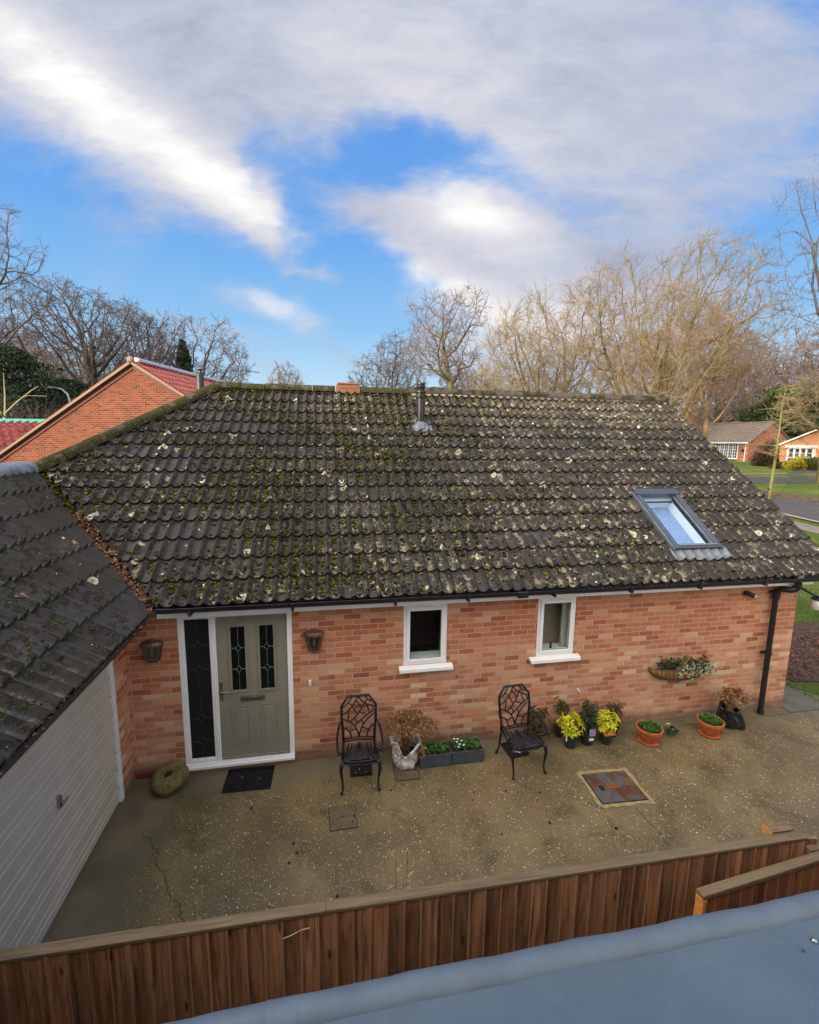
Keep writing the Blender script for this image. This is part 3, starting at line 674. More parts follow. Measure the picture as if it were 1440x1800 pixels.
# moss cushions lying in the pans
rg = random.Random(11); mb = MB(); npt = 0
while npt < 7500:
    x = rg.uniform(-3.4, XR-.2); s = rg.uniform(.02, SL-.1); y = -OV+s*ct
    if x+y < -1.75 or (x-XL)-(y-D) < .15: continue
    if hole[0]-.1 < x < hole[1]+.1 and hole[2]-.3 < s < hole[3]+.15: continue
    dens_ = math.exp(-((x-.3)/3.4)**2)*.9+.06
    k1 = math.sin(x*1.9+1.3*math.sin(s*1.7))*math.sin(s*2.3+x*.7)
    if rg.random() > dens_*(.55+.6*k1): continue
    x = (math.floor(x/PER)+.5)*PER+rg.gauss(0, .028)
    cpos = (s % GA)/GA; r_ = rg.uniform(.010, .030)*(1.25 if cpos > .6 else 1)
    base = .043-.038*cpos+roll(x/PER)+.002
    P0 = Vector((x, -OV, ZE-.02))+Vector((0, ct, st))*s+Vector((0, -st, ct))*base
    mb.ico(P0, r_, (1, 1, .8), rg, .35); npt += 1
    if rg.random() < .4: mb.ico(P0+Vector((rg.uniform(-.03, .03), rg.uniform(-.03, .03)*ct, 0)), r_*.7, (1, 1, .55), rg, .3)
o = mb.build('moss', 'moss_bright', roof, smooth=True); tag(o, 'green and brown moss cushions in the tile pans', kind='stuff')
# gutter and fascia, soffit
mb = MB(); mb.box(-1.50, 7.86, -.205, -.18, 2.172, 2.30); mb.box(-1.50, 7.86, -.18, .0, 2.180, 2.192); mb.build('fascia', 'upvc', house)
def half_pipe(mb, p0, p1, r, n=10, th=.004):
    p0, p1 = Vector(p0), Vector(p1); t = (p1-p0).normalized(); sd_ = t.cross(Vector((0, 0, 1))).normalized()
    for rr_ in (r, r-th):
        vs = []
        for q in (p0, p1):
            for k in range(n+1): a = math.pi*k/n; vs.append(q+sd_*math.cos(a)*rr_-Vector((0, 0, 1))*math.sin(a)*rr_*.95)
        mb.add(vs, [(k, k+1, n+2+k, n+1+k) for k in range(n)])
    for s_ in (-1, 1): mb.tube([p0+sd_*s_*r, p1+sd_*s_*r], .006, 6)
mb = MB(); half_pipe(mb, (-1.48, -.285, 2.335), (8.42, -.285, 2.315), .078)
gut = mb.build('gutter', 'black_plastic', house, auto=40)
for i, x in enumerate([-1.1, .05, 1.30, 2.25, 3.45, 4.6, 5.7, 6.8]):
    mb = MB(); mb.box(x-.018, x+.018, -.369, -.205, 2.240, 2.252); mb.box(x-.018, x+.018, -.372, -.362, 2.240, 2.335); mb.ico((x, -.366, 2.245), .014); mb.build('bracket', 'black_plastic', gut, bevel=.003)
mb = MB(); mb.box(2.93, 3.07, -.372, -.210, 2.246, 2.335); mb.build('union', 'black_plastic', gut, bevel=.01)
mb = MB(); mb.lathe([(.001, 2.43), (.035, 2.42), (.055, 2.39), (.058, 2.35), (.058, 2.26)], 16, (7.47, -.285, 0)); mb.build('leaf_guard', 'lead', gut, smooth=True)
# downpipe
mb = MB(); mb.tube([(7.47, -.285, 2.30), (7.47, -.285, 2.17), (7.46, -.27, 2.13)], .048, 12)
mb.tube([(7.47, -.28, 2.14), (7.42, -.24, 2.105), (7.36, -.13, 2.09), (7.345, -.085, 2.06), (7.34, -.08, 1.98)], .046, 12)
mb.tube([(7.34, -.08, 2.03), (7.33, -.085, 1.2), (7.31, -.10, .03)], .040, 14); mb.tube([(7.34, -.08, 2.0), (7.34, -.08, 1.92)], .052, 14); mb.tube([(7.31, -.10, .06), (7.31, -.115, .005)], .050, 14)
dp = mb.build('downpipe', 'black_plastic', house, auto=40)
for z, x in ((2.02, 7.34), (1.02, 7.33)):
    mb = MB(); mb.box(x-.12, x+.045, -.06, -.045, z-.008, z+.008); mb.tube([(x, -.083, z-.015), (x, -.083, z+.015)], .053, 14); mb.box(x-.05, x+.05, -.05, -.0, z-.012, z+.012); mb.build('pipe_clip', 'black_plastic', dp)

# ------------------------------------------------------------------ walls
def wall_open(mb, x0, x1, z0, z1, ops, y=0.0, rev=.1, fix='y'):
    xs = sorted({x0, x1, *[a for o in ops for a in o[:2]]}); zs = sorted({z0, z1, *[a for o in ops for a in o[2:4]]})
    def pt(x, yy, z): return (x, yy, z) if fix == 'y' else (yy, x, z)
    for i in range(len(xs)-1):
        for j in range(len(zs)-1):
            cx, cz = (xs[i]+xs[i+1])/2, (zs[j]+zs[j+1])/2
            if any(o[0] < cx < o[1] and o[2] < cz < o[3] for o in ops): continue
            mb.quad(pt(xs[i], y, zs[j]), pt(xs[i+1], y, zs[j]), pt(xs[i+1], y, zs[j+1]), pt(xs[i], y, zs[j+1]))
    for a, b, c, d in ops:
        mb.quad(pt(a, y, c), pt(a, y+rev, c), pt(a, y+rev, d), pt(a, y, d)); mb.quad(pt(b, y, c), pt(b, y, d), pt(b, y+rev, d), pt(b, y+rev, c))
        mb.quad(pt(a, y, c), pt(b, y, c), pt(b, y+rev, c), pt(a, y+rev, c))
W1 = (1.468, 2.080, 1.245, 2.19); W2 = (3.405, 3.995, 1.228, 2.19); DR = (-1.352, .014, .075, 2.19)
mb = MB(); wall_open(mb, -1.98, 7.85, -.2, 2.19, [W1, W2, DR])
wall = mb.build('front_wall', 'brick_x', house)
mb = MB(); mb.poly([(7.85, 0, -.2), (7.85, 2*D, -.2), (7.85, 2*D, 2.2), (7.85, D, H-.2), (7.85, 0, 2.35)]); mb.build('gable_wall', 'brick_y', house)
mb = MB(); mb.quad((7.85, 2*D, -.2), (-5.2, 2*D, -.2), (-5.2, 2*D, 2.2), (7.85, 2*D, 2.2)); mb.build('rear_wall', 'brick_x', house)
mb = MB(); mb.quad((-5.3, 2*D, -.2), (-5.3, 0, -.2), (-5.3, 0, 2.2), (-5.3, 2*D, 2.2)); mb.build('side_wall', 'brick_y', house)
mb = MB(); mb.box(7.86, 8.2, -.2, 2*D+.2, 2.3, 2.31); mb.build('soffit', 'white_paint', house)
mb = MB(); mb.box(-1.94, -1.36, -.012, .0, -.05, .075); mb.build('plinth', simple('plinth_paint', (.20, .03, .025), .6, var=.2), house)
mb = MB(); mb.box(-1.34, .02, -.035, .02, -.05, .066); mb.build('step', 'brick_x', house)

# ------------------------------------------------------------------ windows
def upvc_window(W, wname, tan, sx0, sx1, sz, px):
    x0, x1, z0, z1 = W
    mb = MB(); fw = .052; y0, y1 = .008, .07
    mb.box(x0+.003, x0+fw, y0, y1, z0, z1); mb.box(x1-fw, x1-.003, y0, y1, z0, z1)
    mb.box(x0+fw, x1-fw, y0+.001, y1, z0, z0+fw); mb.box(x0+fw, x1-fw, y0+.001, y1, 2.06, z1)
    win = mb.build('window', 'upvc', house, bevel=.004); 
    mb = MB(); a, b, c, d = x0+fw-.01, x1-fw+.01, z0+fw-.012, 2.062; s_ = .048
    mb.box(a, a+s_, -.008, .05, c, d); mb.box(b-s_, b, -.008, .05, c, d); mb.box(a+s_, b-s_, -.0075, .05, c, c+s_); mb.box(a+s_, b-s_, -.0075, .05, d-s_, d)
    mb.build('sash', 'upvc', win, bevel=.006)
    mb = MB(); q = a+s_-.001, b-s_+.001, c+s_-.001, d-s_+.001
    e = .006
    mb.box(q[0], q[0]+e, -.0, .006, q[2], q[3]); mb.box(q[1]-e, q[1], -.0, .006, q[2], q[3]); mb.box(q[0]+e, q[1]-e, .0, .006, q[2], q[2]+e); mb.box(q[0]+e, q[1]-e, 0, .006, q[3]-e, q[3])
    mb.build('gasket', 'black_plastic', win)
    mb = MB(); mb.quad((q[0], .016, q[2]), (q[1], .016, q[2]), (q[1], .016, q[3]), (q[0], .016, q[3])); mb.build('pane', 'glass_clear', win)
    mb = MB(); mb.box((x0+x1)/2-.10, (x0+x1)/2+.10, -.016, .008, 2.073, 2.092); mb.build('trickle_vent', 'upvc', win, bevel=.004)
    mb = MB(); mb.prism([(sx0, -.085, sz-.030), (sx0, -.085, sz-.004), (sx0, .012, sz+.018), (sx0, .012, sz-.03)], (sx1-sx0, 0, 0)); mb.box(sx0, sx1, -.087, -.078, sz-.052, sz-.004)
    mb.build('sill', 'upvc', win, bevel=.004)
    # room behind: back wall, sides, internal sill board
    mb = MB(); k = 'interior_tan' if tan else 'interior_dark'
    X0, X1, Z0, Z1, Y0, Y1 = x0-.0, x1+.0, z0-.0, 2.2, .072, .62 if not tan else .34
    mb.quad((X0, Y1, Z0), (X1, Y1, Z0), (X1, Y1, Z1), (X0, Y1, Z1)); mb.quad((X0, Y0, Z0), (X0, Y1, Z0), (X0, Y1, Z1), (X0, Y0, Z1)); mb.quad((X1, Y0, Z0), (X1, Y0, Z1), (X1, Y1, Z1), (X1, Y1, Z0)); mb.quad((X0, Y0, Z1), (X1, Y0, Z1), (X1, Y1, Z1), (X0, Y1, Z1))
    mb.build('room', k, win)
    mb = MB(); mb.box(x0, x1, .073, .30, z0-.0, z0+.045); mb.build('inner_sill', 'interior_white', win)
    if tan:
        mb = MB(); mb.box(x1-.14, x1-.02, .12, .16, z0+.05, 2.1); mb.build('curtain', 'curtain', win)
        mb = MB(); mb.box(3.68, 3.70, .10, .13, z0+.045, z0+.14); mb.box(3.665, 3.69, .09, .11, z0+.13, z0+.15); mb.build('window_handle', 'black_plastic', win)
    return win
upvc_window(W1, 'w', False, 1.405, 2.155, 1.228, 0); upvc_window(W2, 'w', True, 3.30, 4.07, 1.212, 0)

# ------------------------------------------------------------------ front door set
x0, x1, z0, z1 = DR
mb = MB(); y0, y1 = -.004, .07
mb.box(x0+.002, -1.292, y0, y1, z0+.05, z1); mb.box(-.982, -.912, y0, y1, z0+.05, z1); mb.box(-.052, x1-.002, y0, y1, z0+.05, z1)
mb.box(-1.292, -.982, y0+.002, y1, 2.066, z1); mb.box(-.912, -.052, y0+.002, y1, 2.078, z1); mb.box(-1.292, -.982, y0+.002, y1, z0+.05, .172)
mb.box(x0+.002, x1-.002, -.06, y1, z0-.008, z0+.028); mb.box(x0+.002, x1-.002, -.03, y1, z0+.029, z0+.048)
dset = mb.build('door_frame', 'upvc', house, bevel=.004)
mb = MB()
for a, b in ((-.952, -.938), (-.925, -.918)): mb.box(a, b, -.010, -.002, .13, 2.07)
mb.build('mullion_bead', 'upvc', dset, bevel=.003)
def lead_pattern(mb, xa, xb, za, zb, y, dia, w_=.0035):
    cx = (xa+xb)/2; hw = (xb-xa)/2
    segs = []; zs = [za]
    for zc in dia:
        dd = .052; ww = hw*.36
        segs += [((cx, zc-dd), (cx-ww, zc)), ((cx-ww, zc), (cx, zc+dd)), ((cx, zc+dd), (cx+ww, zc)), ((cx+ww, zc), (cx, zc-dd)), ((xa, zc), (cx-ww, zc)), ((cx+ww, zc), (xb, zc))]
        zs += [zc-dd, zc+dd]
    zs.append(zb)
    for i in range(0, len(zs), 2): segs.append(((cx, zs[i]), (cx, zs[i+1])))
    for (a, b) in segs: mb.tube([(a[0], y, a[1]), (b[0], y, b[1])], w_, 4, cap=False)
mb = MB(); mb.box(-1.292, -.982, .018, .028, .172, 2.066); sp = mb.build('sidelight_pane', 'glass_side', dset)
mb = MB(); lead_pattern(mb, -1.285, -.99, .18, 2.06, .017, (.42, .74, 1.40, 1.72), .003); mb.build('lead_pattern', 'leadline_dim', dset)
mb = MB(); mb.box(-1.292, -1.276, .002, .019, .172, 2.066); mb.box(-.990, -.982, .002, .019, .172, 2.066); mb.box(-1.276, -.990, .003, .019, .172, .186); mb.build('sidelight_bead', 'upvc', dset, bevel=.002)
# door leaf
mb = MB(); PN = [(-.742, -.572, 1.078, 1.935), (-.392, -.224, 1.070, 1.935)]
wall_open(mb, -.908, -.056, .142, 2.072, PN, y=.020, rev=.03); mb.box(-.908, -.056, .05, .06, .142, 2.072)
mb.quad((-.908, .02, .142), (-.908, .05, .142), (-.056, .05, .142), (-.056, .02, .142))
leaf_ = mb.build('door', 'door_paint', house)
def ring(mb, a, b, c, d, w_, y0, y1):
    mb.box(a-w_, a, y0, y1, c-w_, d+w_); mb.box(b, b+w_, y0, y1, c-w_, d+w_); mb.box(a, b, y0, y1, c-w_, c); mb.box(a, b, y0, y1, d, d+w_)
mb = MB()
for p in PN: ring(mb, *p, .028, .008, .0195); ring(mb, p[0]-.028, p[1]+.028, p[2]-.028, p[3]+.028, .012, .013, .0195)
mb.build('pane_surround', 'door_paint', leaf_, bevel=.006)
for p in PN:
    mb = MB(); mb.box(p[0], p[1], .030, .036, p[2], p[3]); mb.build('pane', 'glass_dark', leaf_)
    mb = MB(); h_ = p[3]-p[2]; lead_pattern(mb, p[0], p[1], p[2], p[3], .028, (p[2]+h_*.33, p[2]+h_*.66)); mb.build('leading', 'leadline', leaf_)
mb = MB()
for a, b in ((-.755, -.567), (-.392, -.205)):
    ring(mb, a, b, .352, .850, .014, .014, .0195); mb.box(a+.03, b-.03, .0135, .0195, .382, .82)
mb.build('moulded_panel', 'door_paint', leaf_, bevel=.006)
mb = MB(); mb.box(-.650, -.350, .006, .0195, .925, .995); mb.box(-.632, -.368, .000, .0065, .940, .982); mb.build('letterbox', 'chrome', leaf_, bevel=.005)
mb = MB(); mb.box(-.893, -.862, .006, .0195, .96, 1.20); mb.tube([(-.878, .01, 1.095), (-.878, -.03, 1.095), (-.86, -.036, 1.09), (-.765, -.036, 1.082)], .009, 8); mb.tube([(-.878, .0, 1.01), (-.878, .01, 1.01)], .011, 10); mb.build('handle', 'chrome', leaf_, bevel=.004)
mb = MB(); mb.box(-.90, -.06, -.004, .0195, .146, .160); mb.build('weatherbar', 'door_paint', leaf_, bevel=.004)

# ------------------------------------------------------------------ rooflight
def RP(x, s, h): return Vector((x, -OV, ZE-.02))+Vector((0, ct, st))*s+Vector((0, -st, ct))*h
sa, sb = hole[2], hole[3]     # slope distances of the opening
def rbox(mb, x0, x1, s0, s1, h0, h1):
    vs = [RP(x, s, h) for h in (h0, h1) for s in (s0, s1) for x in (x0, x1)]
    mb.add(vs, [(0, 2, 3, 1), (4, 5, 7, 6), (0, 1, 5, 4), (2, 6, 7, 3), (0, 4, 6, 2), (1, 3, 7, 5)])
XA, XB = 5.615, 6.395
mb = MB(); fw = .058
rbox(mb, XA, XA+fw, sa-.03, sb+.10, -.02, .135); rbox(mb, XB-fw, XB, sa-.03, sb+.10, -.02, .135)
rbox(mb, XA+fw, XB-fw, sa-.03, sa+.055, -.02, .130); rbox(mb, XA-.01, XB+.01, sb+.0, sb+.13, .02, .155)
rl = mb.build('rooflight', 'alu_grey', house, bevel=.008)
mb = MB(); k = XA+fw; q = XB-fw
rbox(mb, k, k+.012, sa+.055, sb, .06, .092); rbox(mb, q-.012, q, sa+.055, sb, .06, .092); rbox(mb, k+.012, q-.012, sa+.055, sa+.068, .06, .092); rbox(mb, XA+.06, XB-.06, sa+.012, sa+.030, .131, .145)
mb.build('glazing_trim', 'upvc_grey', rl)
mb = MB(); mb.quad(RP(k, sa+.05, .074), RP(q, sa+.05, .074), RP(q, sb+.01, .074), RP(k, sb+.01, .074)); mb.build('pane', 'glass_roof', rl)
mb = MB(); dpt = .62
A = [RP(k, sa+.05, .06), RP(q, sa+.05, .06), RP(q, sb, .06), RP(k, sb, .06)]; Bq = [RP(k, sa+.05, -.17), RP(q, sa+.05, -.17), RP(q, sb, -.17), RP(k, sb, -.17)]
for i in range(4): j = (i+1) % 4; mb.quad(A[i], A[j], Bq[j], Bq[i])
mb.build('reveal', 'interior_white', rl)
mb = MB(); mb.quad(*Bq); mb.build('room_below', simple('room_below', (.26, .34, .56), .9), rl)
# lead apron dressed over the tiles below, side soakers
mb = MB(); m_ = 70; vs = []
for s, base in ((sa-.20, .048), (sa-.195, .053), (sa-.10, .052), (sa-.01, .085)):
    for i in range(m_+1):
        x = XA-.10+(XB-XA+.22)*i/m_; kk = 1 if s < sa-.05 else .35
        vs.append(RP(x, s+(.02*math.sin(x*9) if s < sa-.15 else 0), base+roll(x/PER)*kk))
mb.add(vs, [(r_*(m_+1)+i, r_*(m_+1)+i+1, (r_+1)*(m_+1)+i+1, (r_+1)*(m_+1)+i) for r_ in range(3) for i in range(m_)])
rbox(mb, XA-.045, XA, sa-.03, sb+.10, -.02, .108); rbox(mb, XB, XB+.045, sa-.03, sb+.10, -.02, .108)
mb.build('lead_apron', 'lead', rl, auto=60)

# ------------------------------------------------------------------ flue through the roof
fx, fy = 2.27, 2.88; fz = rz(fy)
mb = MB(); mb.lathe([(0.0726, fz-.1), (0.0726, fz+.02), (0.0845, fz+.02), (0.0845, fz+.10), (0.0726, fz+.10), (0.0726, fz+.50), (0.0977, fz+.50), (0.1030, fz+.53), (0.1030, fz+.56), (0.0726, fz+.57), (0.0726, fz+.59), (0.1030, fz+.60), (0.1030, fz+.63), (0.0660, fz+.64), (0.0660, fz+.66), (0.0792, fz+.68), (0.0792, fz+.74), (0.0462, fz+.745), (0.0462, fz+.75), (0.0013, fz+.755)], 20, (fx, fy, 0))
fl = mb.build('flue', 'black_plastic', house, auto=35)
mb = MB(); mb.lathe([(0.0871, fz+.755), (0.0871, fz+.775), (0.0013, fz+.79)], 16, (fx, fy, 0))
for k in range(6): a = k*math.pi/3; mb.box(fx+.05*math.cos(a)-.004, fx+.05*math.cos(a)+.004, fy+.05*math.sin(a)-.004, fy+.05*math.sin(a)+.004, fz+.74, fz+.757)
mb.build('flue_cap', 'black_plastic', fl)
mb = MB(); vs = []; m_ = 44; sf = (fy+OV)/ct
for s, base in ((sf-.20, .05), (sf-.19, .056), (sf, .045), (sf+.16, .04)):
    for i in range(m_+1): x = fx-.20+.40*i/m_; vs.append(RP(x, s+.03*math.sin(i/m_*math.pi)*(-1 if s < sf else 0), base+roll(x/PER)))
mb.add(vs, [(r_*(m_+1)+i, r_*(m_+1)+i+1, (r_+1)*(m_+1)+i+1, (r_+1)*(m_+1)+i) for r_ in range(3) for i in range(m_)])
mb.lathe([(0.1716, fz-.06), (0.0990, fz+.05), (0.0792, fz+.07)], 16, (fx, fy-.01, 0)); mb.build('lead_slate', 'lead', fl, auto=60)

# ------------------------------------------------------------------ garage wing
gar = empty('garage', (-1.98, -2.0, 0), 0, 'attached garage with a pale ribbed door and a dark tiled roof with leaf filled gutter', 'garage')
class GB(MB):
    def build(s, name, mats, parent=None, **k):
        if parent is gar: s.v = [(v[0]+1.98, v[1]+2.0, v[2]) for v in s.v]
        return MB.build(s, name, mats, parent, **k)
GY = -4.3; XE = -1.50
SLG = (XE+3.627)/ct
mb = tiled(-2.2, -GY+.1, 7, SLG, random.Random(21), per=PER, ga=GA, amp=1.4)   # x axis runs along -y
mb.v = [tuple(Vector((XE, 0, ZE-.02))+Vector((0, -1, 0))*x+Vector((-ct, 0, st))*s+Vector((st, 0, ct))*h) for x, s, h in mb.v]
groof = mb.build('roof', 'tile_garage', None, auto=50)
clip_obj(groof, [((-1.60-.10, -.30, 0), (s2, s2, 0))])
groof.data.transform(Matrix.Translation((1.98, 2.0, 0))); groof.parent = gar
mb = tiled(GY, 2.0, 7, SLG, random.Random(22), res=3)
mb.v = [tuple(Vector((2*-3.627-XE, 0, ZE-.02))+Vector((0, 1, 0))*x+Vector((ct, 0, st))*s+Vector((-st, 0, ct))*h+Vector((1.98, 2.0, 0))) for x, s, h in mb.v]
gw = mb.build('far_slope', 'tile_garage', groof, auto=50)
G = lambda p: tuple(Vector(p)+Vector((1.98, 2.0, 0)))
mb = MB(); zr = rz(VY)
mb.poly([G((XE-.04, GY, ZE-.06)), G((XE-.04, -.33, ZE-.06)), G((VX, VY, zr-.06)), G((VX, GY, zr-.06))]); mb.build('roof_underlay', 'gap_dark', groof)
mb = MB(); ridge_run(mb, G((VX, VY-.18, zr+.065)), G((VX, GY, zr+.065)), .455, .145, rr)
o = mb.build('ridge_tiles', simple('ridge_lead', (.20, .225, .25), .5, var=.35, scale=7, bump=.4, metal=.2), groof, auto=40)
mb = MB(); mb.tube([G((VX+.06, VY-.2, zr-.03)), G((VX+.06, GY, zr-.03))], .09, 8); mb.build('ridge_mortar', 'kerb', groof)
rg = random.Random(5); mb = MB()
for i in range(190):
    y = rg.uniform(-3.4, 1.2); s = rg.uniform(.03, SLG-.1); x = XE-s*ct
    if y-x > 1.22: continue
    y = (math.floor(y/PER)+.5)*PER+rg.gauss(0, .03); cpos = (s % GA)/GA
    h_ = .043-.038*cpos+roll(-y/PER)*1.4+.002
    P0 = Vector(G((XE, y, ZE-.02)))+Vector((-ct, 0, st))*s+Vector((st, 0, ct))*h_
    for k in range(rg.choice((1, 1, 2, 4))): mb.ico(P0+Vector((rg.gauss(0, .02), rg.gauss(0, .03), 0)), rg.uniform(.010, .024), (1, 1, .5), rg, .3)
o = mb.build('moss', 'moss_bright', groof, smooth=True); tag(o, kind='stuff')
# walls, door, frame
mb = GB(); wall_open(mb, -4.2, 0.0, -.2, 2.25, [(-2.86, -.315, -.2, 2.19)], y=-1.955, rev=-.12, fix='x'); mb.build('side_wall', 'brick_y', gar)
mb = GB(); mb.poly([(-5.3, GY+.1, -.2), (-1.955, GY+.1, -.2), (-1.955, GY+.1, 2.25), (-3.627, GY+.1, 3.5), (-5.3, GY+.1, 2.25)]); mb.build('end_wall', 'brick_x', gar)
mb = GB(); mb.box(-5.3, -5.2, GY+.1, 1.0, -.2, 2.25); mb.build('outer_wall', 'brick_y', gar)
mb = GB(); mb.box(-2.045, -1.958, -.385, -.315, .0, 2.19); mb.box(-2.045, -1.958, -2.86, -2.79, .0, 2.19); mb.box(-2.04, -1.965, -2.79, -.385, 2.12, 2.19); mb.build('door_frame', 'white_paint', gar, bevel=.006)
mb = GB(); mb.box(-2.03, -1.99, -2.785, -.39, .015, 2.118); gd = mb.build('garage_door', 'garage_paint', gar)
mb = GB(); z = .10; k = 0
while z < 1.80:
    mb.box(-1.991, -1.986, -2.785, -.39, z, z+.008); z += .075 if k % 2 == 0 else .15; k += 1
mb.v = [(v[0]+1.98, v[1]+2.0, v[2]) for v in mb.v]; MB.build(mb, 'ribs', 'garage_rib', gd, bevel=.002)
mb = MB(); mb.box(-.008+.0, .02, .44, .475, .92, 1.04); mb.tube([(.02, .457, .98), (.055, .457, .98)], .012, 8); mb.tube([(.055, .41, .975), (.055, .505, .985)], .009, 8); MB.build(mb, 'handle', 'chrome', gd, bevel=.003)
for i in range(9): mb = MB(); mb.ico((-.0, 1.60, .2+i*.23), .007); mb.build('rivet', 'gap_dark', gd)
mb = GB(); half_pipe(mb, (XE-.02, GY, 2.335), (XE-.02, -.32, 2.335), .058); gg = mb.build('gutter', 'black_plastic', gar, auto=40)
mb = GB(); mb.box(XE-.11, XE-.085, GY, -.30, 2.15, 2.31); mb.box(-1.95, XE-.11, GY, -.30, 2.235, 2.245); mb.build('fascia', simple('fascia_brown', (.05, .03, .025), .6), gar)

# valley lining with moss and leaf litter
mb = MB(); vs = []; n = 40
for i in range(n+1):
    t = i/n; x = -1.62-2.0*t; y = -.30+2.0*t
    z = rz(y)
    for d, dz in ((-.20, .050), (-.08, .012), (.08, .012), (.20, .050)): vs.append((x+d*s2, y+d*s2, z+dz-.015))
mb.add(vs, [(i*4+k, i*4+k+1, (i+1)*4+k+1, (i+1)*4+k) for i in range(n) for k in range(3)]); mb.build('valley', 'valley_base', roof, smooth=True)
rg = random.Random(9); mbm = MB(); mbl = MB(); mbp = MB()
for i in range(3000):
    t = rg.random(); wd = rg.gauss(0, .075)
    x = -1.62-2.0*t+wd*s2; y = -.30+2.0*t+wd*s2; z = rz(-.30+2.0*t+.0)+.01+abs(wd)*.15
    if t > .52 or rg.random() < .12:
        if rg.random() < .75: mbm.ico((x, y, z+.005), rg.uniform(.012, .032), (1, 1, .5), rg, .3)
    if t < .60 or rg.random() < .06:
        (mbl if rg.random() < .6 else mbp).leaf((x, y, z+rg.uniform(.01, .05)), (rg.uniform(-1, 1), rg.uniform(-1, 1), rg.uniform(-.3, .4)), (rg.uniform(-.4, .4), rg.uniform(-.4, .4), 1), rg.uniform(.03, .065), rg.uniform(.02, .045))
mbm.build('valley_moss', 'moss_bright', roof, smooth=True)['kind'] = 'stuff'
for i in range(1300):
    y = rg.uniform(-3.4, -.3); (mbl if rg.random() < .7 else mbp).leaf((XE-.02+rg.gauss(0, .025), y, 2.305+rg.uniform(0, .045)), (rg.uniform(-1, 1), rg.uniform(-1, 1), rg.uniform(-.3, .4)), (rg.uniform(-.5, .5), rg.uniform(-.5, .5), 1), rg.uniform(.025, .05), rg.uniform(.015, .035))
for i in range(260):
    x = rg.uniform(4, 7.4)
    (mbl if rg.random() < .7 else mbp).leaf((x, -.285+rg.gauss(0, .02), 2.29+rg.uniform(0, .04)), (rg.uniform(-1, 1), rg.uniform(-1, 1), rg.uniform(-.3, .4)), (0, 0, 1), rg.uniform(.025, .05), rg.uniform(.015, .035))
for (x, y) in ((-2.9, -.9), (-2.2, -1.45), (-2.75, -1.0), (-2.45, .0)):
    z = ZE+(XE-x)*TP+.06; mbp.leaf((x, y, z), (1, .6, -.3), (st, 0, ct), .11, .07)
vs = mbl.build('fallen_leaves', 'leaf_litter'); tag(vs, 'dark red brown dead leaves packed in the roof valley and gutters', 'dead leaves', kind='stuff')
vs = mbp.build('fallen_leaves', 'leaf_litter_pale'); tag(vs, 'paler curled dead leaves lying among the dark ones in the roof valley', 'dead leaves', kind='stuff')

# ------------------------------------------------------------------ new red house behind
a = .29; ph = -a
red = empty('new_house', (-4.606, 8.59, 0), ph, 'new red brick house with its plain gable end showing behind the mossy roof', 'house')
az = 6.30; sl = .60; hw = 5.2; Lr = 9.5
mb = MB(); mb.poly([(-hw, 0, -.1), (hw, 0, -.1), (hw, 0, az-.12-hw*sl), (0, 0, az-.12), (-hw, 0, az-.12-hw*sl)]); mb.build('gable_wall', 'brick_new', red)
mb = MB(); mb.box(-2.93, -2.915, -.004, 0, 0, az-.2-2.92*sl); mb.build('movement_joint', 'barge_dark', red)
mb = MB(); mb.quad((hw, 0, -.1), (hw, Lr, -.1), (hw, Lr, az-hw*sl), (hw, 0, az-hw*sl)); mb.quad((-hw, 0, -.1), (-hw, Lr, -.1), (-hw, Lr, az-hw*sl), (-hw, 0, az-hw*sl)); mb.quad((-hw, Lr, -.1), (hw, Lr, -.1), (hw, Lr, az-hw*sl), (-hw, Lr, az-hw*sl)); mb.build('outer_walls', 'brick_new', red)
th = math.atan(sl); c2, s_2 = math.cos(th), math.sin(th); hl = (hw+.3)/c2
for sg in (1, -1):
    nc = int(hl/.33)+1; m2 = tiled(0, Lr+.2, nc, hl, random.Random(31), per=.15, ga=.33, res=5)
    m2.v = [tuple(Vector((sg*(hw+.3), -.10, az-(hw+.3)*sl))+Vector((0, 1, 0))*x+Vector((-sg*c2, 0, s_2))*s+Vector((sg*s_2, 0, c2))*h) for x, s, h in m2.v]
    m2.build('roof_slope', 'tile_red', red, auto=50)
    mb = MB(); vsq = [(sg*.0, -.13, az+.045), (sg*(hw+.3), -.13, az+.045-(hw+.3)*sl), (sg*(hw+.3), -.13, az-.03-(hw+.3)*sl), (0, -.13, az-.03)]
    mb.prism(vsq, (0, .12, 0)); mb.build('bargeboard', 'barge', red)
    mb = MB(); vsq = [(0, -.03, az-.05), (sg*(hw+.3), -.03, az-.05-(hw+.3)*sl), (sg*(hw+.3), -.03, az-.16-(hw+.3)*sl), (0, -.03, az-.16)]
    mb.prism(vsq, (0, .028, 0)); mb.build('bargeboard_dark_course', 'barge_dark', red)  # dark brown verge strip under the bargeboard
mb = MB(); ridge_run(mb, (0, .1, az+.10), (0, Lr+.2, az+.10), .45, .12, rr); mb.build('ridge_tiles', simple('ridge_grey', (.36, .33, .38), .5, var=.15), red, auto=40)
mb = MB(); mb.ico((0, -.10, az+.06), .13, (1, .5, 1)); mb.build('ridge_end_cap', 'barge', red, smooth=True)
# its flue
loc = Vector((-2.07, 4.96, 0)); mb = MB(); mb.lathe([(.072, 4.2), (.072, 5.60), (.062, 5.63), (.04, 5.64)], 18, (loc.x, loc.y, 0)); rfl = mb.build('rear_flue', 'black_plastic', house, auto=40)
mb = MB(); mb.lathe([(.085, 5.70), (.085, 5.712), (.001, 5.725)], 18, (loc.x, loc.y, 0)); mb.tube([(loc.x, loc.y, 5.6), (loc.x, loc.y, 5.71)], .022, 8); mb.build('flue_cap', 'black_plastic', rfl)
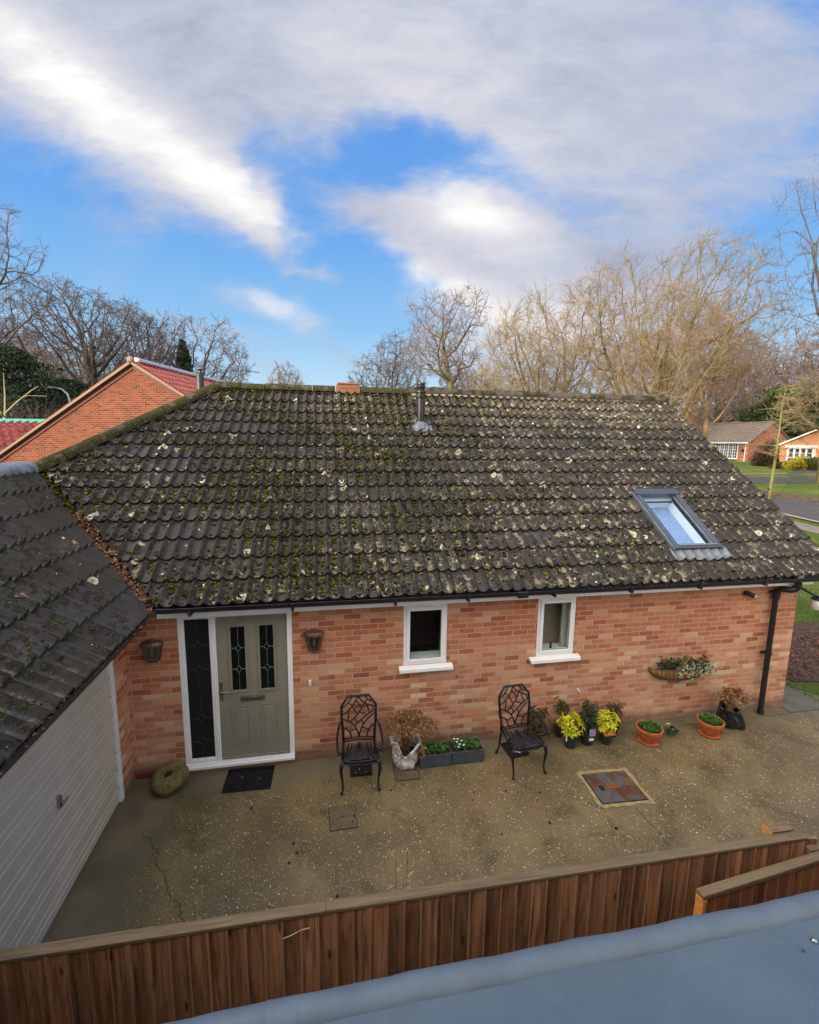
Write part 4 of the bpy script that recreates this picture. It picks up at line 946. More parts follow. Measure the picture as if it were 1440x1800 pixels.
# red roof with green membrane ridge, behind at left
rb = empty('new_garage', (-11.0, 13.8, 0), -.25, 'low new building with a red tiled roof and turquoise membrane along its ridge', 'building')
m2 = tiled(-2.5, 2.6, 6, 2.0, random.Random(33), per=.30, ga=.33, res=6)
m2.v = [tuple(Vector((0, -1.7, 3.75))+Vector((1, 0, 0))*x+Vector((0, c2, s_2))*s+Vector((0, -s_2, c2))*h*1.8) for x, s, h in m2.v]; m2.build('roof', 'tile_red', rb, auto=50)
mb = MB(); mb.prism([(-2.5, 1.75, 3.74), (-2.5, .0, 4.80), (-2.5, -.0, 4.74), (-2.5, 1.7, 3.68)], (5.1, 0, 0)); mb.build('rear_slope', 'tile_red', rb)
mb = MB(); mb.prism([(-2.52, -.14, 4.76), (-2.52, -.02, 4.90), (-2.52, .08, 4.90), (-2.52, .12, 4.76)], (5.14, 0, 0)); mb.build('ridge_membrane', 'membrane_green', rb)
mb = MB(); mb.box(-2.4, 2.5, -1.5, 1.5, -.1, 3.74); mb.build('walls', 'brick_new', rb)

# ------------------------------------------------------------------ distant bungalows at right
def far_bungalow(o, W_, Dp, ez, pitch, lattice=None):
    tp = math.tan(pitch); mb = MB()
    return tp
b1 = empty('bungalow', (46.5, 37.9, 2.5), R(-80), 'distant brown roofed bungalow with a large white lattice bow window facing the lawn', 'bungalow')
mb = MB(); wall_open(mb, -14, 0, -.3, 2.2, [(-3.55, -1.15, .45, 1.95)], rev=.1); mb.build('front_wall', 'brick_far', b1)
mb = MB(); mb.poly([(0, 0, -.3), (0, 7.2, -.3), (0, 7.2, 2.2), (0, 3.6, 4.4), (0, 0, 2.2)]); mb.build('gable_wall', 'brick_far_shade', b1)
mb = MB(); mb.box(.0, .02, 2.6, 3.5, 1.5, 1.75); mb.build('side_window', 'glass_far', b1)
mb = MB(); tp = 2.3/3.9
mb.prism([(-14.3, -.35, 2.1), (-14.3, 3.6, 2.1+3.95*tp), (-14.3, 7.5, 2.1), (-14.3, 7.5, 2.0), (-14.3, 3.6, 2.0+3.95*tp), (-14.3, -.35, 2.0)], (14.5, 0, 0)); rf = mb.build('roof', 'tile_plain', b1)
mb = MB()
for i in range(10): 
    y = -.35+i*.395; z = 2.1+(y+.35)*tp; mb.box(-14.3, .2, y, y+.06, z+.005, z+.05)
mb.tube([(-14.3, 3.6, 2.1+3.95*tp+.02), (.2, 3.6, 2.1+3.95*tp+.02)], .12, 8); mb.build('tile_courses', 'tile_plain', rf)
mb = MB(); mb.box(-14.3, .2, -.37, -.34, 1.98, 2.16); mb.tube([(-14.3, -.43, 2.12), (.2, -.43, 2.12)], .06, 6); mb.tube([(-.22, -.08, 2.0), (-.22, -.08, 0)], .045, 6); mb.build('gutter', 'white_paint', b1)
mb = MB(); x0, x1, z0, z1 = -3.6, -1.1, .42, 2.0
ring(mb, x0, x1, z0, z1, .08, -.10, .0); mb.box(x0-.1, x1+.1, -.18, -.0, z0-.14, z0-.08)
for k in range(1, 5): x = x0+(x1-x0)*k/5; mb.box(x-.045, x+.045, -.10, .0, z0, z1)
for k in range(0, 5):
    xm = x0+(x1-x0)*(k+.5)/5; mb.box(xm-.016, xm+.016, -.08, -.02, z0, z1)
for z in (.72, 1.04, 1.36, 1.68): mb.box(x0, x1, -.085, -.02, z-.016, z+.016)
wf = mb.build('window', 'upvc', b1)
mb = MB(); mb.box(x0, x1, -.01, .01, z0, z1); mb.build('pane', 'glass_far', wf)
mb = MB(); mb.lathe([(.001, .02), (.17, .02), (.17, 0)], 12, (0, 0, 0)); mb.v = [(v[0]-.5, -.03-v[2], v[1]+1.28) for v in mb.v]; mb.build('wall_plaque', 'black_plastic', b1)
b2 = empty('bungalow', (43.0, 31.2, 2.35), R(-84), 'distant orange brick bungalow with white bargeboards and a box window at the right edge', 'bungalow')
mb = MB(); mb.poly([(0, 0, -.3), (9, 0, -.3), (9, 0, 2.0), (4.5, 0, 3.9), (0, 0, 2.0)]); mb.build('gable_wall', simple('brick_plain_far', (.50, .24, .12), .9, var=.2, scale=8), b2)
mb = MB(); mb.quad((0, 0, -.3), (0, 9, -.3), (0, 9, 2.2), (0, 0, 2.2)); mb.build('side_wall', 'brick_far_shade', b2)
mb = MB(); tq = 1.95/4.5
mb.prism([(-.35, -.25, 2.0), (4.5, -.25, 2.0+4.85*tq), (9.35, -.25, 2.0), (9.35, -.25, 1.85), (4.5, -.25, 1.85+4.85*tq), (-.35, -.25, 1.85)], (0, .05, 0)); mb.build('bargeboard', 'upvc', b2)
mb = MB(); mb.prism([(-.35, -.19, 2.04), (4.5, -.19, 2.04+4.85*tq), (9.35, -.19, 2.04), (9.35, -.19, 1.95), (4.5, -.19, 1.95+4.85*tq), (-.35, -.19, 1.95)], (0, 9.5, 0)); mb.build('roof', 'tile_plain', b2)
mb = MB(); x0, x1, z0, z1 = 1.0, 3.0, .55, 1.75
ring(mb, x0, x1, z0, z1, .09, -.35, .0); mb.box(x0-.15, x1+.15, -.5, 0, z0-.18, z0-.09); mb.box(x0-.2, x1+.2, -.5, 0, z1+.09, z1+.32)
for k in range(1, 4): x = x0+(x1-x0)*k/4; mb.box(x-.05, x+.05, -.35, 0, z0, z1)
for z in (.95, 1.35): mb.box(x0, x1, -.33, -.02, z-.02, z+.02)
wf = mb.build('window', 'upvc', b2); mb = MB(); mb.box(x0, x1, -.2, -.18, z0, z1); mb.build('pane', 'glass_far', wf)
# far red house glimpsed over the roofs
b3 = empty('house', (62, 64, 3.0), R(-130), 'distant red gabled house glimpsed through the bare trees above the roofs', 'house')
mb = MB(); mb.poly([(-4, 0, 0), (4, 0, 0), (4, 0, 4.2), (0, 0, 7.2), (-4, 0, 4.2)]); mb.box(-4, 4, 0.01, 7, 0, 4.2); mb.build('walls', simple('far_red', (.42, .14, .08), .9), b3)
mb = MB(); mb.prism([(-4.4, -.2, 4.1), (0, -.2, 7.5), (4.4, -.2, 4.1), (4.4, -.2, 3.85), (0, -.2, 7.2), (-4.4, -.2, 3.85)], (0, 7.5, 0)); mb.build('roof', 'tile_plain', b3)
mb = MB(); mb.box(-.8, .8, -.05, 0, 1.2, 2.6); mb.build('window', 'upvc', b3); mb = MB(); mb.box(-.6, .6, -.05, 0, 4.2, 5.2); mb.build('window', 'upvc', b3)

# ------------------------------------------------------------------ blue flat roof edge close to the camera
fr = empty('flat_roof', (0, -4.49, 2.4), 0, 'blue-grey flat roof sheet with a rolled edge and rivets right below the viewer', 'flat roof')
mb = MB(); prof = [(0.0, -.30), (.012, -.05), (.006, -.030), (-.010, -.010), (-.034, -.002), (-.060, -.006), (-.085, -.022), (-.110, -.028), (-.135, -.047), (-.165, -.050), (-.6, -.034), (-1.4, -.02), (-2.6, -.01)]
n = 160; vs = []; rgx = random.Random(3)
for i in range(n+1):
    x = -5+13*i/n; jx = .004*math.sin(x*2.3)+.002*math.sin(x*11)+.0015*math.sin(x*29)
    for (y, z) in prof: vs.append((x, y+jx*(1 if y > -.1 else 0), z+.0022*math.sin(x*7+y*9)*(1 if y > -.12 else .6)))
m_ = len(prof); mb.add(vs, [(i*m_+k, (i+1)*m_+k, (i+1)*m_+k+1, i*m_+k+1) for i in range(n) for k in range(m_-1)])
mb.build('roof_sheet', 'blue_sheet', fr, smooth=True)
rs = MB(); vs = []; mr_ = 10
for i in range(n+1):
    x = -5+13*i/n; jx = .004*math.sin(x*2.3)+.002*math.sin(x*11)+.0015*math.sin(x*29)
    for k in range(mr_):
        a = math.pi*(-.12+1.12*k/(mr_-1)); vs.append((x, -.046+.050*math.cos(a)+jx, -.040+.050*math.sin(a)*(1 if k < 5 else 1)+.0015*math.sin(x*13+k)))
rs.add(vs, [(i*mr_+k, (i+1)*mr_+k, (i+1)*mr_+k+1, i*mr_+k+1) for i in range(n) for k in range(mr_-1)])
rs.build('rolled_edge', 'rolled_blue', fr, smooth=True)
mb = MB(); vs = []
for x in (.20, .207, .30):
    for k in range(14):
        a = math.pi*(-.12+1.12*k/13); vs.append((x, -.046+.0535*math.cos(a), -.040+.0535*math.sin(a)-(.004 if x > .25 else 0)))
mb.add(vs, [(i*14+k, (i+1)*14+k, (i+1)*14+k+1, i*14+k+1) for i in range(2) for k in range(13)]); mb.build('lap_seam', 'rolled_blue', fr, smooth=True)
mb = MB(); mb.box(-5, 8, -2.6, -.06, -2.4, -.30); mb.build('supporting_wall', 'brick_x', fr)
for (x, y, m1) in ((.682, -.139, 'cover_rust'), (2.268, -.133, 'chrome'), (2.19, -.155, 'cover_rust')):
    mb = MB(); s_ = 1 if m1 == 'chrome' or x < 1 else .5
    mb.lathe([(.011*s_, 0), (.0095*s_, .005), (.005*s_, .008), (.0005, .009)], 12, (x, y-.02, -.042)); mb.build('rivet', m1, fr, smooth=True)

# the photographer's own two-storey house, unseen behind and to the left of the viewpoint: added and sized to shade yard and bungalow
shade_house = empty('house', (-9, -11, 0), 0, 'unseen two-storey pale brick house behind the viewer, added to shade the yard, adjoining the blue flat roof', 'house')
mb = MB(); mb.box(-26, 9.6, -3.5, 4.6, -.2, 6.2); mb.build('walls', simple('pale_render', (.55, .50, .43), .9, var=.1), shade_house)
mb = MB(); mb.prism([(-26.3, -3.9, 6.1), (-26.3, .55, 9.6), (-26.3, 5.0, 6.1), (-26.3, 5.0, 5.95), (-26.3, -3.9, 5.95)], (36.2, 0, 0)); mb.build('roof', 'tile_far', shade_house)
for x in (-8, -3, 2, 7):
    mb = MB(); ring(mb, x-.6, x+.6, 3.6, 4.8, .07, 4.6, 4.66); w_ = mb.build('window', 'upvc', shade_house); mb = MB(); mb.box(x-.6, x+.6, 4.605, 4.62, 3.6, 4.8); mb.build('pane', 'glass_dark', w_)
# ------------------------------------------------------------------ fences
fn = empty('fence', (-1.95, -3.40, 0), math.atan2(-.115, 5.6), 'long brown featherboard fence with a weathered capping rail in front of the blue roof', 'fence')
Lf = 5.62; rg = random.Random(12)
mb = MB(); x = 0
while x < Lf-.02:
    w_ = .100; t = rg.uniform(-.003, .003)
    # feather-edge board: thick edge overlaps the thin one
    mb.prism([(x, -.062+t, .03), (x+w_+.012, -.076+t, .03), (x+w_+.012, -.052+t, .03), (x, -.052+t, .03)], (rg.uniform(-.003, .003), 0, 1.543)); x += w_
mb.build('boards', 'fence_board', fn)
mb = MB(); x = 0
while x < Lf: l = min(2.35 if x == 0 else 3.4, Lf-x); mb.box(x+.002, x+l-.002, -.078, -.014, 1.574+rg.uniform(-.002, .002), 1.600); x += l
mb.build('capping_rail', 'fence_cap', fn, bevel=.005)
for z in (.35, .95, 1.42):
    mb = MB(); mb.box(0, Lf, -.050, -.012, z-.04, z+.04); mb.build('rail', 'fence_cap', fn)
for x in (.05, 2.3, 4.2): mb = MB(); mb.box(x, x+.09, -.010, .07, 0, 1.5); mb.build('post', 'fence_cap', fn, bevel=.004)
mb = MB(); mb.box(Lf-.19, Lf-.02, .006, .085, 1.535, 1.590); mb.build('cleat', 'fence_cap', fn, bevel=.004); mb = MB(); mb.box(Lf-.193, Lf-.1905, .008, .083, 1.537, 1.588); mb.build('cleat_end', 'wood_end', fn)
mb = MB(); mb.box(Lf-.005, Lf+.11, -.11, .02, .0, 1.53); mb.build('post', 'fence_cap', fn, bevel=.004)
f2 = empty('fence', (2.548, -3.815, 0), math.atan2(.088, 1.02), 'short overlapping fence panel with an orange end grain, nearer than the long fence', 'fence')
mb = MB(); x = .03
while x < 2.2: mb.prism([(x, -.055, .03), (x+.112, -.068, .03), (x+.112, -.045, .03), (x, -.045, .03)], (0, 0, 1.606)); x += .1
mb.build('boards', 'fence_new', f2)
mb = MB(); mb.box(.0, 1.08, -.074, -.018, 1.640, 1.672); mb.box(1.085, 2.3, -.074, -.018, 1.635, 1.667); mb.build('capping_rail', 'fence_cap', f2, bevel=.005)
mb = MB(); mb.box(0, .028, -.075, -.020, .03, 1.639); mb.build('end_batten', 'wood_end', f2, bevel=.003)
# plant growing at the far side of the fence
wd = empty('weed', (.90, -3.18, 0), 0, 'straggly dying weed with pale stalks poking up behind the fence', 'weed')
mb = MB(); mbl = MB(); rg = random.Random(4)
for (dx, dy, h_) in ((-.02, .05, .60), (.05, .12, .48), (-.06, .0, .42), (.09, .02, .36), (.0, -.02, .5)):
    z0_ = 1.0; pts = [(0, 0, 0), (dx*.3, dy*.3, z0_*.6), (dx, dy, z0_*.9), (dx*1.6, dy*1.8, z0_+h_*.7)]; mb.tube(pts, [.006, .005, .004, .0025], 5)
    for k in range(6):
        q = Vector(pts[2]).lerp(Vector(pts[3]), k/5); mbl.leaf(q, (rg.uniform(-1, 1), rg.uniform(-1, 1), rg.uniform(-.2, .8)), (0, 0, 1), rg.uniform(.04, .08), .025)
mb.build('stems', 'dead_stem', wd); mbl.build('leaves', 'leaf_litter_pale', wd)
# a dry straw caught on the fence
mb = MB(); mb.tube([(0, 0, 0), (.05, .002, .010), (.10, .0, .035), (.15, .0, .04)], .0022, 5)
tag(mb.build('straw', simple('straw', (.5, .40, .22), .7), loc=(.155, -3.545, 1.49)), 'thin dry straw hanging on the fence boards under the capping rail', 'straw')
# ------------------------------------------------------------------ garden chairs
def chair(loc, rz_, label):
    r = empty('garden_chair', loc, rz_, label, 'chair', 'cast metal garden chairs against the brick wall')
    # frame coordinates: x right, y towards wall, seat at z .41
    bw, by0, by1, zt = .222, .175, .275, .985
    def bp(x, z): t = (z-.41)/(zt-.41); return (x, by0+(by1-by0)*t-.02*math.sin(t*3.1), z)
    mb = MB()
    out = [(-.200, .40), (-.205, .55), (-bw, .72), (-bw, .86), (-.135, .975), (.135, .975), (bw, .86), (bw, .72), (.205, .55), (.200, .40)]
    P_ = [bp(*p) for p in out]; mb.tube(P_, .0175, 8, up=(1, 0, 0)); mb.tube([bp(-.2, .44), bp(0, .455), bp(.2, .44)], .010, 6)
    mb.build('back_frame', 'cast_metal', r, smooth=True)
    mb = MB()
    def bz(p, t): (a, b), (c, d), (e, f) = p; return (a*(1-t)**2+2*c*t*(1-t)+e*t*t, b*(1-t)**2+2*d*t*(1-t)+f*t*t)
    def cv(p, w_=.0105, n=9): mb.tube([bp(*bz(p, k/(n-1))) for k in range(n)], w_, 6, cap=False)
    def link(p, t, q, u, w_=.0095): A_, B_ = bz(p, t), bz(q, u); mb.tube([bp(*A_), bp((A_[0]+B_[0])/2, (A_[1]+B_[1])/2), bp(*B_)], w_, 6, cap=False)
    L1 = ((0, .45), (-.02, .64), (-.208, .70)); R1 = ((0, .45), (.03, .66), (.216, .76)); L0 = ((-.10, .45), (-.10, .56), (-.205, .59)); R0 = ((.10, .45), (.11, .57), (.207, .62))
    L2 = ((-.214, .75), (-.08, .82), (-.005, .972)); L3 = ((-.216, .84), (-.13, .88), (-.085, .972)); R2 = ((-.005, .972), (.05, .86), (.216, .84)); R3 = ((.085, .972), (.13, .90), (.19, .90))
    M1 = ((-.11, .665), (.0, .74), (.075, .885)); M2 = ((-.055, .605), (.07, .72), (.215, .80))
    for p_ in (L1, R1, L0, R0, L2, L3, R2, R3, M1, M2): cv(p_)
    link(L1, .35, L0, .45); link(R1, .35, R0, .45); link(L2, .35, L1, .80); link(L2, .60, L3, .5); link(L2, .55, M1, .45); link(L2, .82, M1, .80); link(R2, .45, R3, .35); link(R2, .60, M2, .75); link(M1, .60, M2, .62); link(M2, .35, R1, .45); link(M1, .25, M2, .15); link(R2, .85, M2, .95)
    mb.build('back_lattice', 'cast_metal', r, smooth=True)
    # seat
    mb = MB(); sf, sb_ = -.235, .165; zs = .405
    def sp_(x, y): return (x*(.96+.16*(sb_-y)/(sb_-sf)), y, zs-.012*math.cos(x*6)+.012*((y-sf)/(sb_-sf)-.5)**2*4)
    rim = [sp_(x, y) for x, y in ((-.2, sb_), (-.205, .0), (-.21, -.15), (-.19, -.215), (-.12, sf), (0, sf-.008), (.12, sf), (.19, -.215), (.21, -.15), (.205, .0), (.2, sb_), (.1, sb_+.02), (0, sb_+.028), (-.1, sb_+.02), (-.2, sb_))]
    mb.tube(rim, .012, 8); mb.build('seat_rim', 'cast_metal', r, smooth=True)
    mb = MB()
    for i in range(11):     # fan of curved slats
        for sg in (-1, 1):
            k = i/10; xo = .015+.185*k
            pts = [sp_(sg*(.004+.02*k), sb_-.02-.36*(k*.9)), sp_(sg*xo*.55, sb_-.07-.30*k*.8), sp_(sg*min(xo*1.15+.02, .205), sb_-.02-.22*k-.03)]
            mb.tube(pts, .0075, 5, flat=1.0, cap=True)
    for y in (-.19, -.15, -.11): mb.tube([sp_(-.19, y+.01), sp_(0, y), sp_(.19, y+.01)], .008, 5)
    for x in (-.17, -.12, 0, .12, .17): mb.tube([sp_(x, -.22), sp_(x*.9, -.02), sp_(x*.8, .12)], .009, 5)
    mb.build('seat', 'cast_metal', r, smooth=True)
    for sg in (-1, 1):
        mb = MB(); pts = [(sg*.235, .215, .66), (sg*.262, .12, .635), (sg*.278, .0, .605), (sg*.280, -.12, .575), (sg*.278, -.20, .565), (sg*.275, -.235, .548)]
        mb.tube([bp(sg*.210, .68)]+pts, [.012, .014, .018, .021, .022, .020, .014], 8, flat=.5, up=(1, 0, 0))
        mb.tube([(sg*.275, -.22, .56), (sg*.272, -.17, .50), (sg*.255, -.10, .43), (sg*.225, -.05, .405)], [.012, .011, .011, .010], 7)
        mb.tube([(sg*.275, -.235, .548), (sg*.275, -.26, .53), (sg*.275, -.245, .512), (sg*.275, -.228, .522)], .011, 7)
        mb.build('armrest', 'cast_metal', r, smooth=True)
        mb = MB(); mb.tube([(sg*.205, -.205, .405), (sg*.232, -.235, .36), (sg*.238, -.240, .28), (sg*.222, -.235, .17), (sg*.215, -.238, .08), (sg*.225, -.255, .030), (sg*.232, -.270, .012)], [.022, .026, .020, .014, .012, .015, .019], 8)
        mb.build('leg', 'cast_metal', r, smooth=True)
        mb = MB(); mb.tube([(sg*.200, .165, .41), (sg*.205, .185, .30), (sg*.205, .205, .18), (sg*.212, .235, .07), (sg*.22, .262, .015)], [.018, .016, .013, .013, .018], 8); mb.build('leg', 'cast_metal', r, smooth=True)
    mb = MB(); mb.tube([(-.21, -.205, .385), (-.1, -.225, .355), (0, -.232, .372), (.1, -.225, .355), (.21, -.205, .385)], .009, 6, flat=2.0); mb.build('apron', 'cast_metal', r, smooth=True)
    return r
chair((.838, -.46, 0), R(-2), 'black cast metal garden chair between the front door and the white sack')
chair((2.975, -.555, 0), R(4), 'black cast metal garden chair between the grey planters and the yellow potted shrub')
# black trays under the chairs
for (x, y, a, lab, logo) in ((.865, -.29, -2, 'flat black gully tray under the chair nearest the front door', 0), (3.02, -.29, 5, 'flat black gully tray with a pale mark under the chair beside the yellow shrub', 1)):
    r = empty('drain_tray', (x, y, 0), R(a), lab, 'tray'); mb = MB(); mb.box(-.14, .14, -.15, .15, .0, .02)
    for (x0_, x1_, y0_, y1_) in ((-.14, .14, -.15, -.135), (-.14, .14, .135, .15), (-.14, -.125, -.135, .135), (.125, .14, -.135, .135)): mb.box(x0_, x1_, y0_, y1_, .02, .035)
    mb.build('tray', 'tray_black', r, bevel=.003)
    mb = MB(); rg = random.Random(3)
    if logo:
        for k in range(7): a_ = k*.45; mb.box(-.02+.05*math.cos(a_)-.012, -.02+.05*math.cos(a_)+.012, -.085+.028*math.sin(a_)-.006, -.085+.028*math.sin(a_)+.006, .0205, .0225)
    else:
        for (px, py) in ((-.07, -.09), (.06, -.10), (-.02, -.04)): mb = MB(); mb.ico((px, py, .022), .006, (1, 1, .5)); mb.build('droplet', 'label_white', r)
    if logo: mb.build('pale_mark', 'label_white', r)
# ------------------------------------------------------------------ sacks with dead hydrangeas
def hydrangea(r, rg, n, h, spread, z0_, heads=(.05, .075), lean=(0, 0)):
    mb = MB(); pts_all = []; flo = MB()
    for i in range(n):
        a = rg.uniform(0, 6.283); rr_ = spread*math.sqrt(rg.random()); hh_ = h*rg.uniform(.72, 1.05)*(1-.25*(rr_/spread)**2)
        tip = Vector((rr_*math.cos(a)*1.0+lean[0], rr_*math.sin(a)*.55+lean[1], z0_+hh_)); b0 = Vector((rg.uniform(-.05, .05), rg.uniform(-.04, .04), z0_-.02)); mid = b0.lerp(tip, .55)+Vector((0, 0, .04))-Vector((rr_*math.cos(a)*.25, 0, 0))
        mb.tube([b0, mid, tip], [.0045, .0035, .0025], 4, cap=False)
        R_ = rg.uniform(*heads)
        for k in range(46):
            d = Vector((rg.gauss(0, 1), rg.gauss(0, 1), rg.gauss(0, 1)+.2)).normalized(); flo.leaf(tip+d*R_*rg.uniform(.55, 1.0), (d+Vector((rg.uniform(-1, 1), rg.uniform(-1, 1), rg.uniform(-1, 1)))*.9), d, rg.uniform(.024, .044), rg.uniform(.020, .034))
        if rg.random() < .7:
            for k in range(3): q = b0.lerp(tip, rg.uniform(.4, .85)); flo.leaf(q, (rg.uniform(-1, 1), rg.uniform(-1, 1), -.6), (0, 0, 1), .05, .02)
    mb.build('stems', 'dead_stem', r); flo.build('flower_heads', 'dead_flower', r)
r = empty('hydrangea_sack', (1.46, -.30, 0), 0, 'crumpled white sack holding a brown dead hydrangea between a chair and the planters', 'potted plant')
rg = random.Random(7)
prof = [(.105, .0), (.135, .03), (.150, .10), (.142, .17), (.150, .23), (.165, .28), (.178, .315), (.160, .325), (.140, .30), (.128, .24), (.12, .20)]
def jt(a, j, r_, z): 
    k = .012*math.sin(a*5+z*30)+.010*math.sin(a*9-z*50)+.008*math.sin(a*14+z*80); dz = .035*math.sin(a*2+1.2)*(z/.3)+.018*math.sin(a*7)*(z/.3)
    notch = math.exp(-((a-4.55)/.32)**2)*(z/.3)
    return (k*math.cos(a)-notch*.03*math.cos(a), k*math.sin(a)-notch*.03*math.sin(a), dz-notch*.10)
prof = [(a*1.16, z*1.12) for a, z in prof]; mb = MB(); mb.lathe(prof, 60, jit=jt); mb.build('sack', 'sack_white', r, smooth=True, subsurf=1)
mb = MB(); mb.lathe([(.13, .19), (.001, .20)], 16); mb.build('soil', 'soil', r)
hydrangea(r, rg, 30, .47, .36, .21, (.055, .080))
flo = MB()
for (cx, cy, cz) in ((-.13, -.12, .36), (.17, -.14, .30), (.20, -.10, .40), (.17, -.16, .24)):
    for k in range(45): d = Vector((rg.gauss(0, 1), rg.gauss(0, 1), rg.gauss(0, 1))).normalized(); flo.leaf(Vector((cx, cy, cz))+d*.045, d+Vector((rg.uniform(-1, 1), rg.uniform(-1, 1), rg.uniform(-1, 1))), d, .028, .022)
flo.build('drooping_heads', 'dead_flower', r)
r = empty('hydrangea_bag', (6.52, -.27, 0), 0, 'shiny black bin bag holding a brown dead hydrangea beside a terracotta pot', 'potted plant')
prof = [(.12, .0), (.155, .04), (.16, .12), (.140, .20), (.13, .25), (.145, .29), (.125, .30), (.10, .26)]
def jt2(a, j, r_, z):
    k = .013*math.sin(a*6+z*35)+.010*math.sin(a*11-z*60); tail = math.exp(-((a-5.45)/.35)**2)*(1-z/.35)
    return (k*math.cos(a)+tail*.09*math.cos(a), k*math.sin(a)+tail*.09*math.sin(a), .02*math.sin(a*5)*(z/.3)-tail*.0)
mb = MB(); mb.lathe(prof, 56, jit=jt2); mb.build('bag', 'bin_black', r, smooth=True, subsurf=1)
mb = MB(); mb.lathe([(.12, .22), (.001, .23)], 16); mb.build('soil', 'soil', r)
hydrangea(r, random.Random(17), 20, .34, .26, .23, (.035, .055), lean=(.02, -.0))
# ------------------------------------------------------------------ planters
def tuft(mb, rg, c, r_, n, L, W, upb=.8, hz=.0):
    for i in range(n):
        a = rg.uniform(0, 6.283); q = r_*math.sqrt(rg.random()); p = Vector((c[0]+q*math.cos(a), c[1]+q*math.sin(a), c[2]+rg.uniform(0, hz)))
        mb.leaf(p, (math.cos(a)*rg.uniform(.2, 1), math.sin(a)*rg.uniform(.2, 1), rg.uniform(.1, 1)*upb), (rg.uniform(-.3, .3), rg.uniform(-.3, .3), 1), L*rg.uniform(.6, 1.3), W*rg.uniform(.7, 1.2))
def planter(x0_, x1_, label, mark, seed):
    cx = (x0_+x1_)/2; w_ = (x1_-x0_)/2; r = empty('planter', (cx, -.315, 0), R(-1.0), label, 'planter', 'grey trough planters against the wall'); mb = MB(); d_ = .125; h_ = .185
    mb.box(-w_, w_, -d_, -d_+.016, 0, h_); mb.box(-w_, w_, d_-.016, d_, 0, h_); mb.box(-w_, -w_+.016, -d_+.016, d_-.016, 0, h_); mb.box(w_-.016, w_, -d_+.016, d_-.016, 0, h_)
    mb.build('trough', 'planter_grey', r, bevel=.004)
    mb = MB(); mb.box(-w_+.016, w_-.016, -d_+.016, d_-.016, .02, h_-.03); mb.build('soil', 'soil', r)
    rg = random.Random(seed); mb = MB()
    for i in range(95):
        c = (rg.uniform(-w_+.04, w_-.04) if mark else rg.uniform(-w_+.06, w_*.75), rg.uniform(-d_+.03, d_-.02), h_-.02); tuft(mb, rg, c, .02, 6, .038, .028, .9, .05)
    mb.build('leaves', 'leaf_green', r)
    mb = MB(); fl = ((-.13, -.02, .255), (-.10, -.05, .24), (-.12, -.08, .225), (-.05, -.07, .235), (-.155, .03, .27), (-.11, .02, .27), (-.06, .0, .25)) if mark else ((-.175, -.115, .225), (-.12, -.03, .22))
    for c in fl:
        for k in range(10): a = k*.63; mb.leaf(c, (math.cos(a), math.sin(a), .5), (0, 0, 1), .018, .014)
    mb.build('flowers', 'petal_white', r)
planter(1.632, 2.060, 'grey trough planter with green seedlings, left one beside the white sack', 0, 3)
planter(2.070, 2.508, 'grey trough planter with small white flowers, right one beside the chair', 1, 5)
# ------------------------------------------------------------------ pots
def pot_prof(r0, r1, h, rim=True):
    p = [(.001, .004), (r0*.95, .0), (r0, .006), (r1*.985, h*.80)]
    p += [(r1*1.07, h*.81), (r1*1.10, h), (r1*1.00, h+.002), (r1*.96, h*.92)] if rim else [(r1, h*.95), (r1*1.05, h*.96), (r1*1.05, h), (r1*.97, h), (r1*.95, h*.9)]
    return p+[(.001, h*.90)]
def bush(mb, rg, c, rx, ry, rz_, n, L, W, cl=40, clr=.05):
    for i in range(cl):
        while True:
            q = Vector((rg.uniform(-1, 1), rg.uniform(-1, 1), rg.uniform(-1, 1)))
            if .35 < q.length < 1: break
        cc = Vector((c[0]+q.x*rx, c[1]+q.y*ry, c[2]+q.z*rz_)); out = Vector((q.x, q.y, q.z*.6+.5)).normalized()
        for k in range(n):
            a = rg.uniform(0, 6.283); t1 = out.orthogonal().normalized(); t2 = out.cross(t1); d = out*.45+t1*math.cos(a)+t2*math.sin(a)
            mb.leaf(cc+d*.004, d, out, L*rg.uniform(.7, 1.2), W)
def potted(name, loc, label, cat, r0, r1, h, pm, rim=False, saucer=None, soilz=None, grp=None, rot=0):
    r = empty(name, loc, rot, label, cat, grp); mb = MB(); zb = .018 if saucer else 0
    mb.lathe([(a, z+zb) for a, z in pot_prof(r0, r1, h, rim)], 32); mb.build('pot', pm, r, auto=45)
    if saucer: mb = MB(); mb.lathe([(.001, .0), (saucer*.88, .0), (saucer, .018), (saucer*1.0, .030), (saucer*.96, .030), (saucer*.90, .012), (.001, .012)], 36); mb.build('saucer', pm, r, auto=45)
    mb = MB(); mb.lathe([(r1*.95, h*.90+zb+.004), (.001, h*.93+zb)], 20); mb.build('soil', 'soil', r)
    return r
rg = random.Random(14)
# two terracotta pots with seedlings
for (x, lab, sd_) in ((5.03, 'terracotta pot of green seedlings on a saucer, next to the dark shrubs', 1), (6.06, 'terracotta pot of green seedlings on a saucer, next to the black bag', 2)):
    r = potted('terracotta_pot', (x, -.42, 0), lab, 'plant pot', .105, .165, .205, 'terracotta', True, .155, grp='terracotta pots on saucers'); r2g = random.Random(sd_); mb = MB()
    for i in range(85): a = r2g.uniform(0, 6.283); q = .14*math.sqrt(r2g.random()); tuft(mb, r2g, (q*math.cos(a), q*math.sin(a), .20), .012, 6, .040, .020, 1.0, .035)
    mb.build('leaves', 'leaf_green', r)
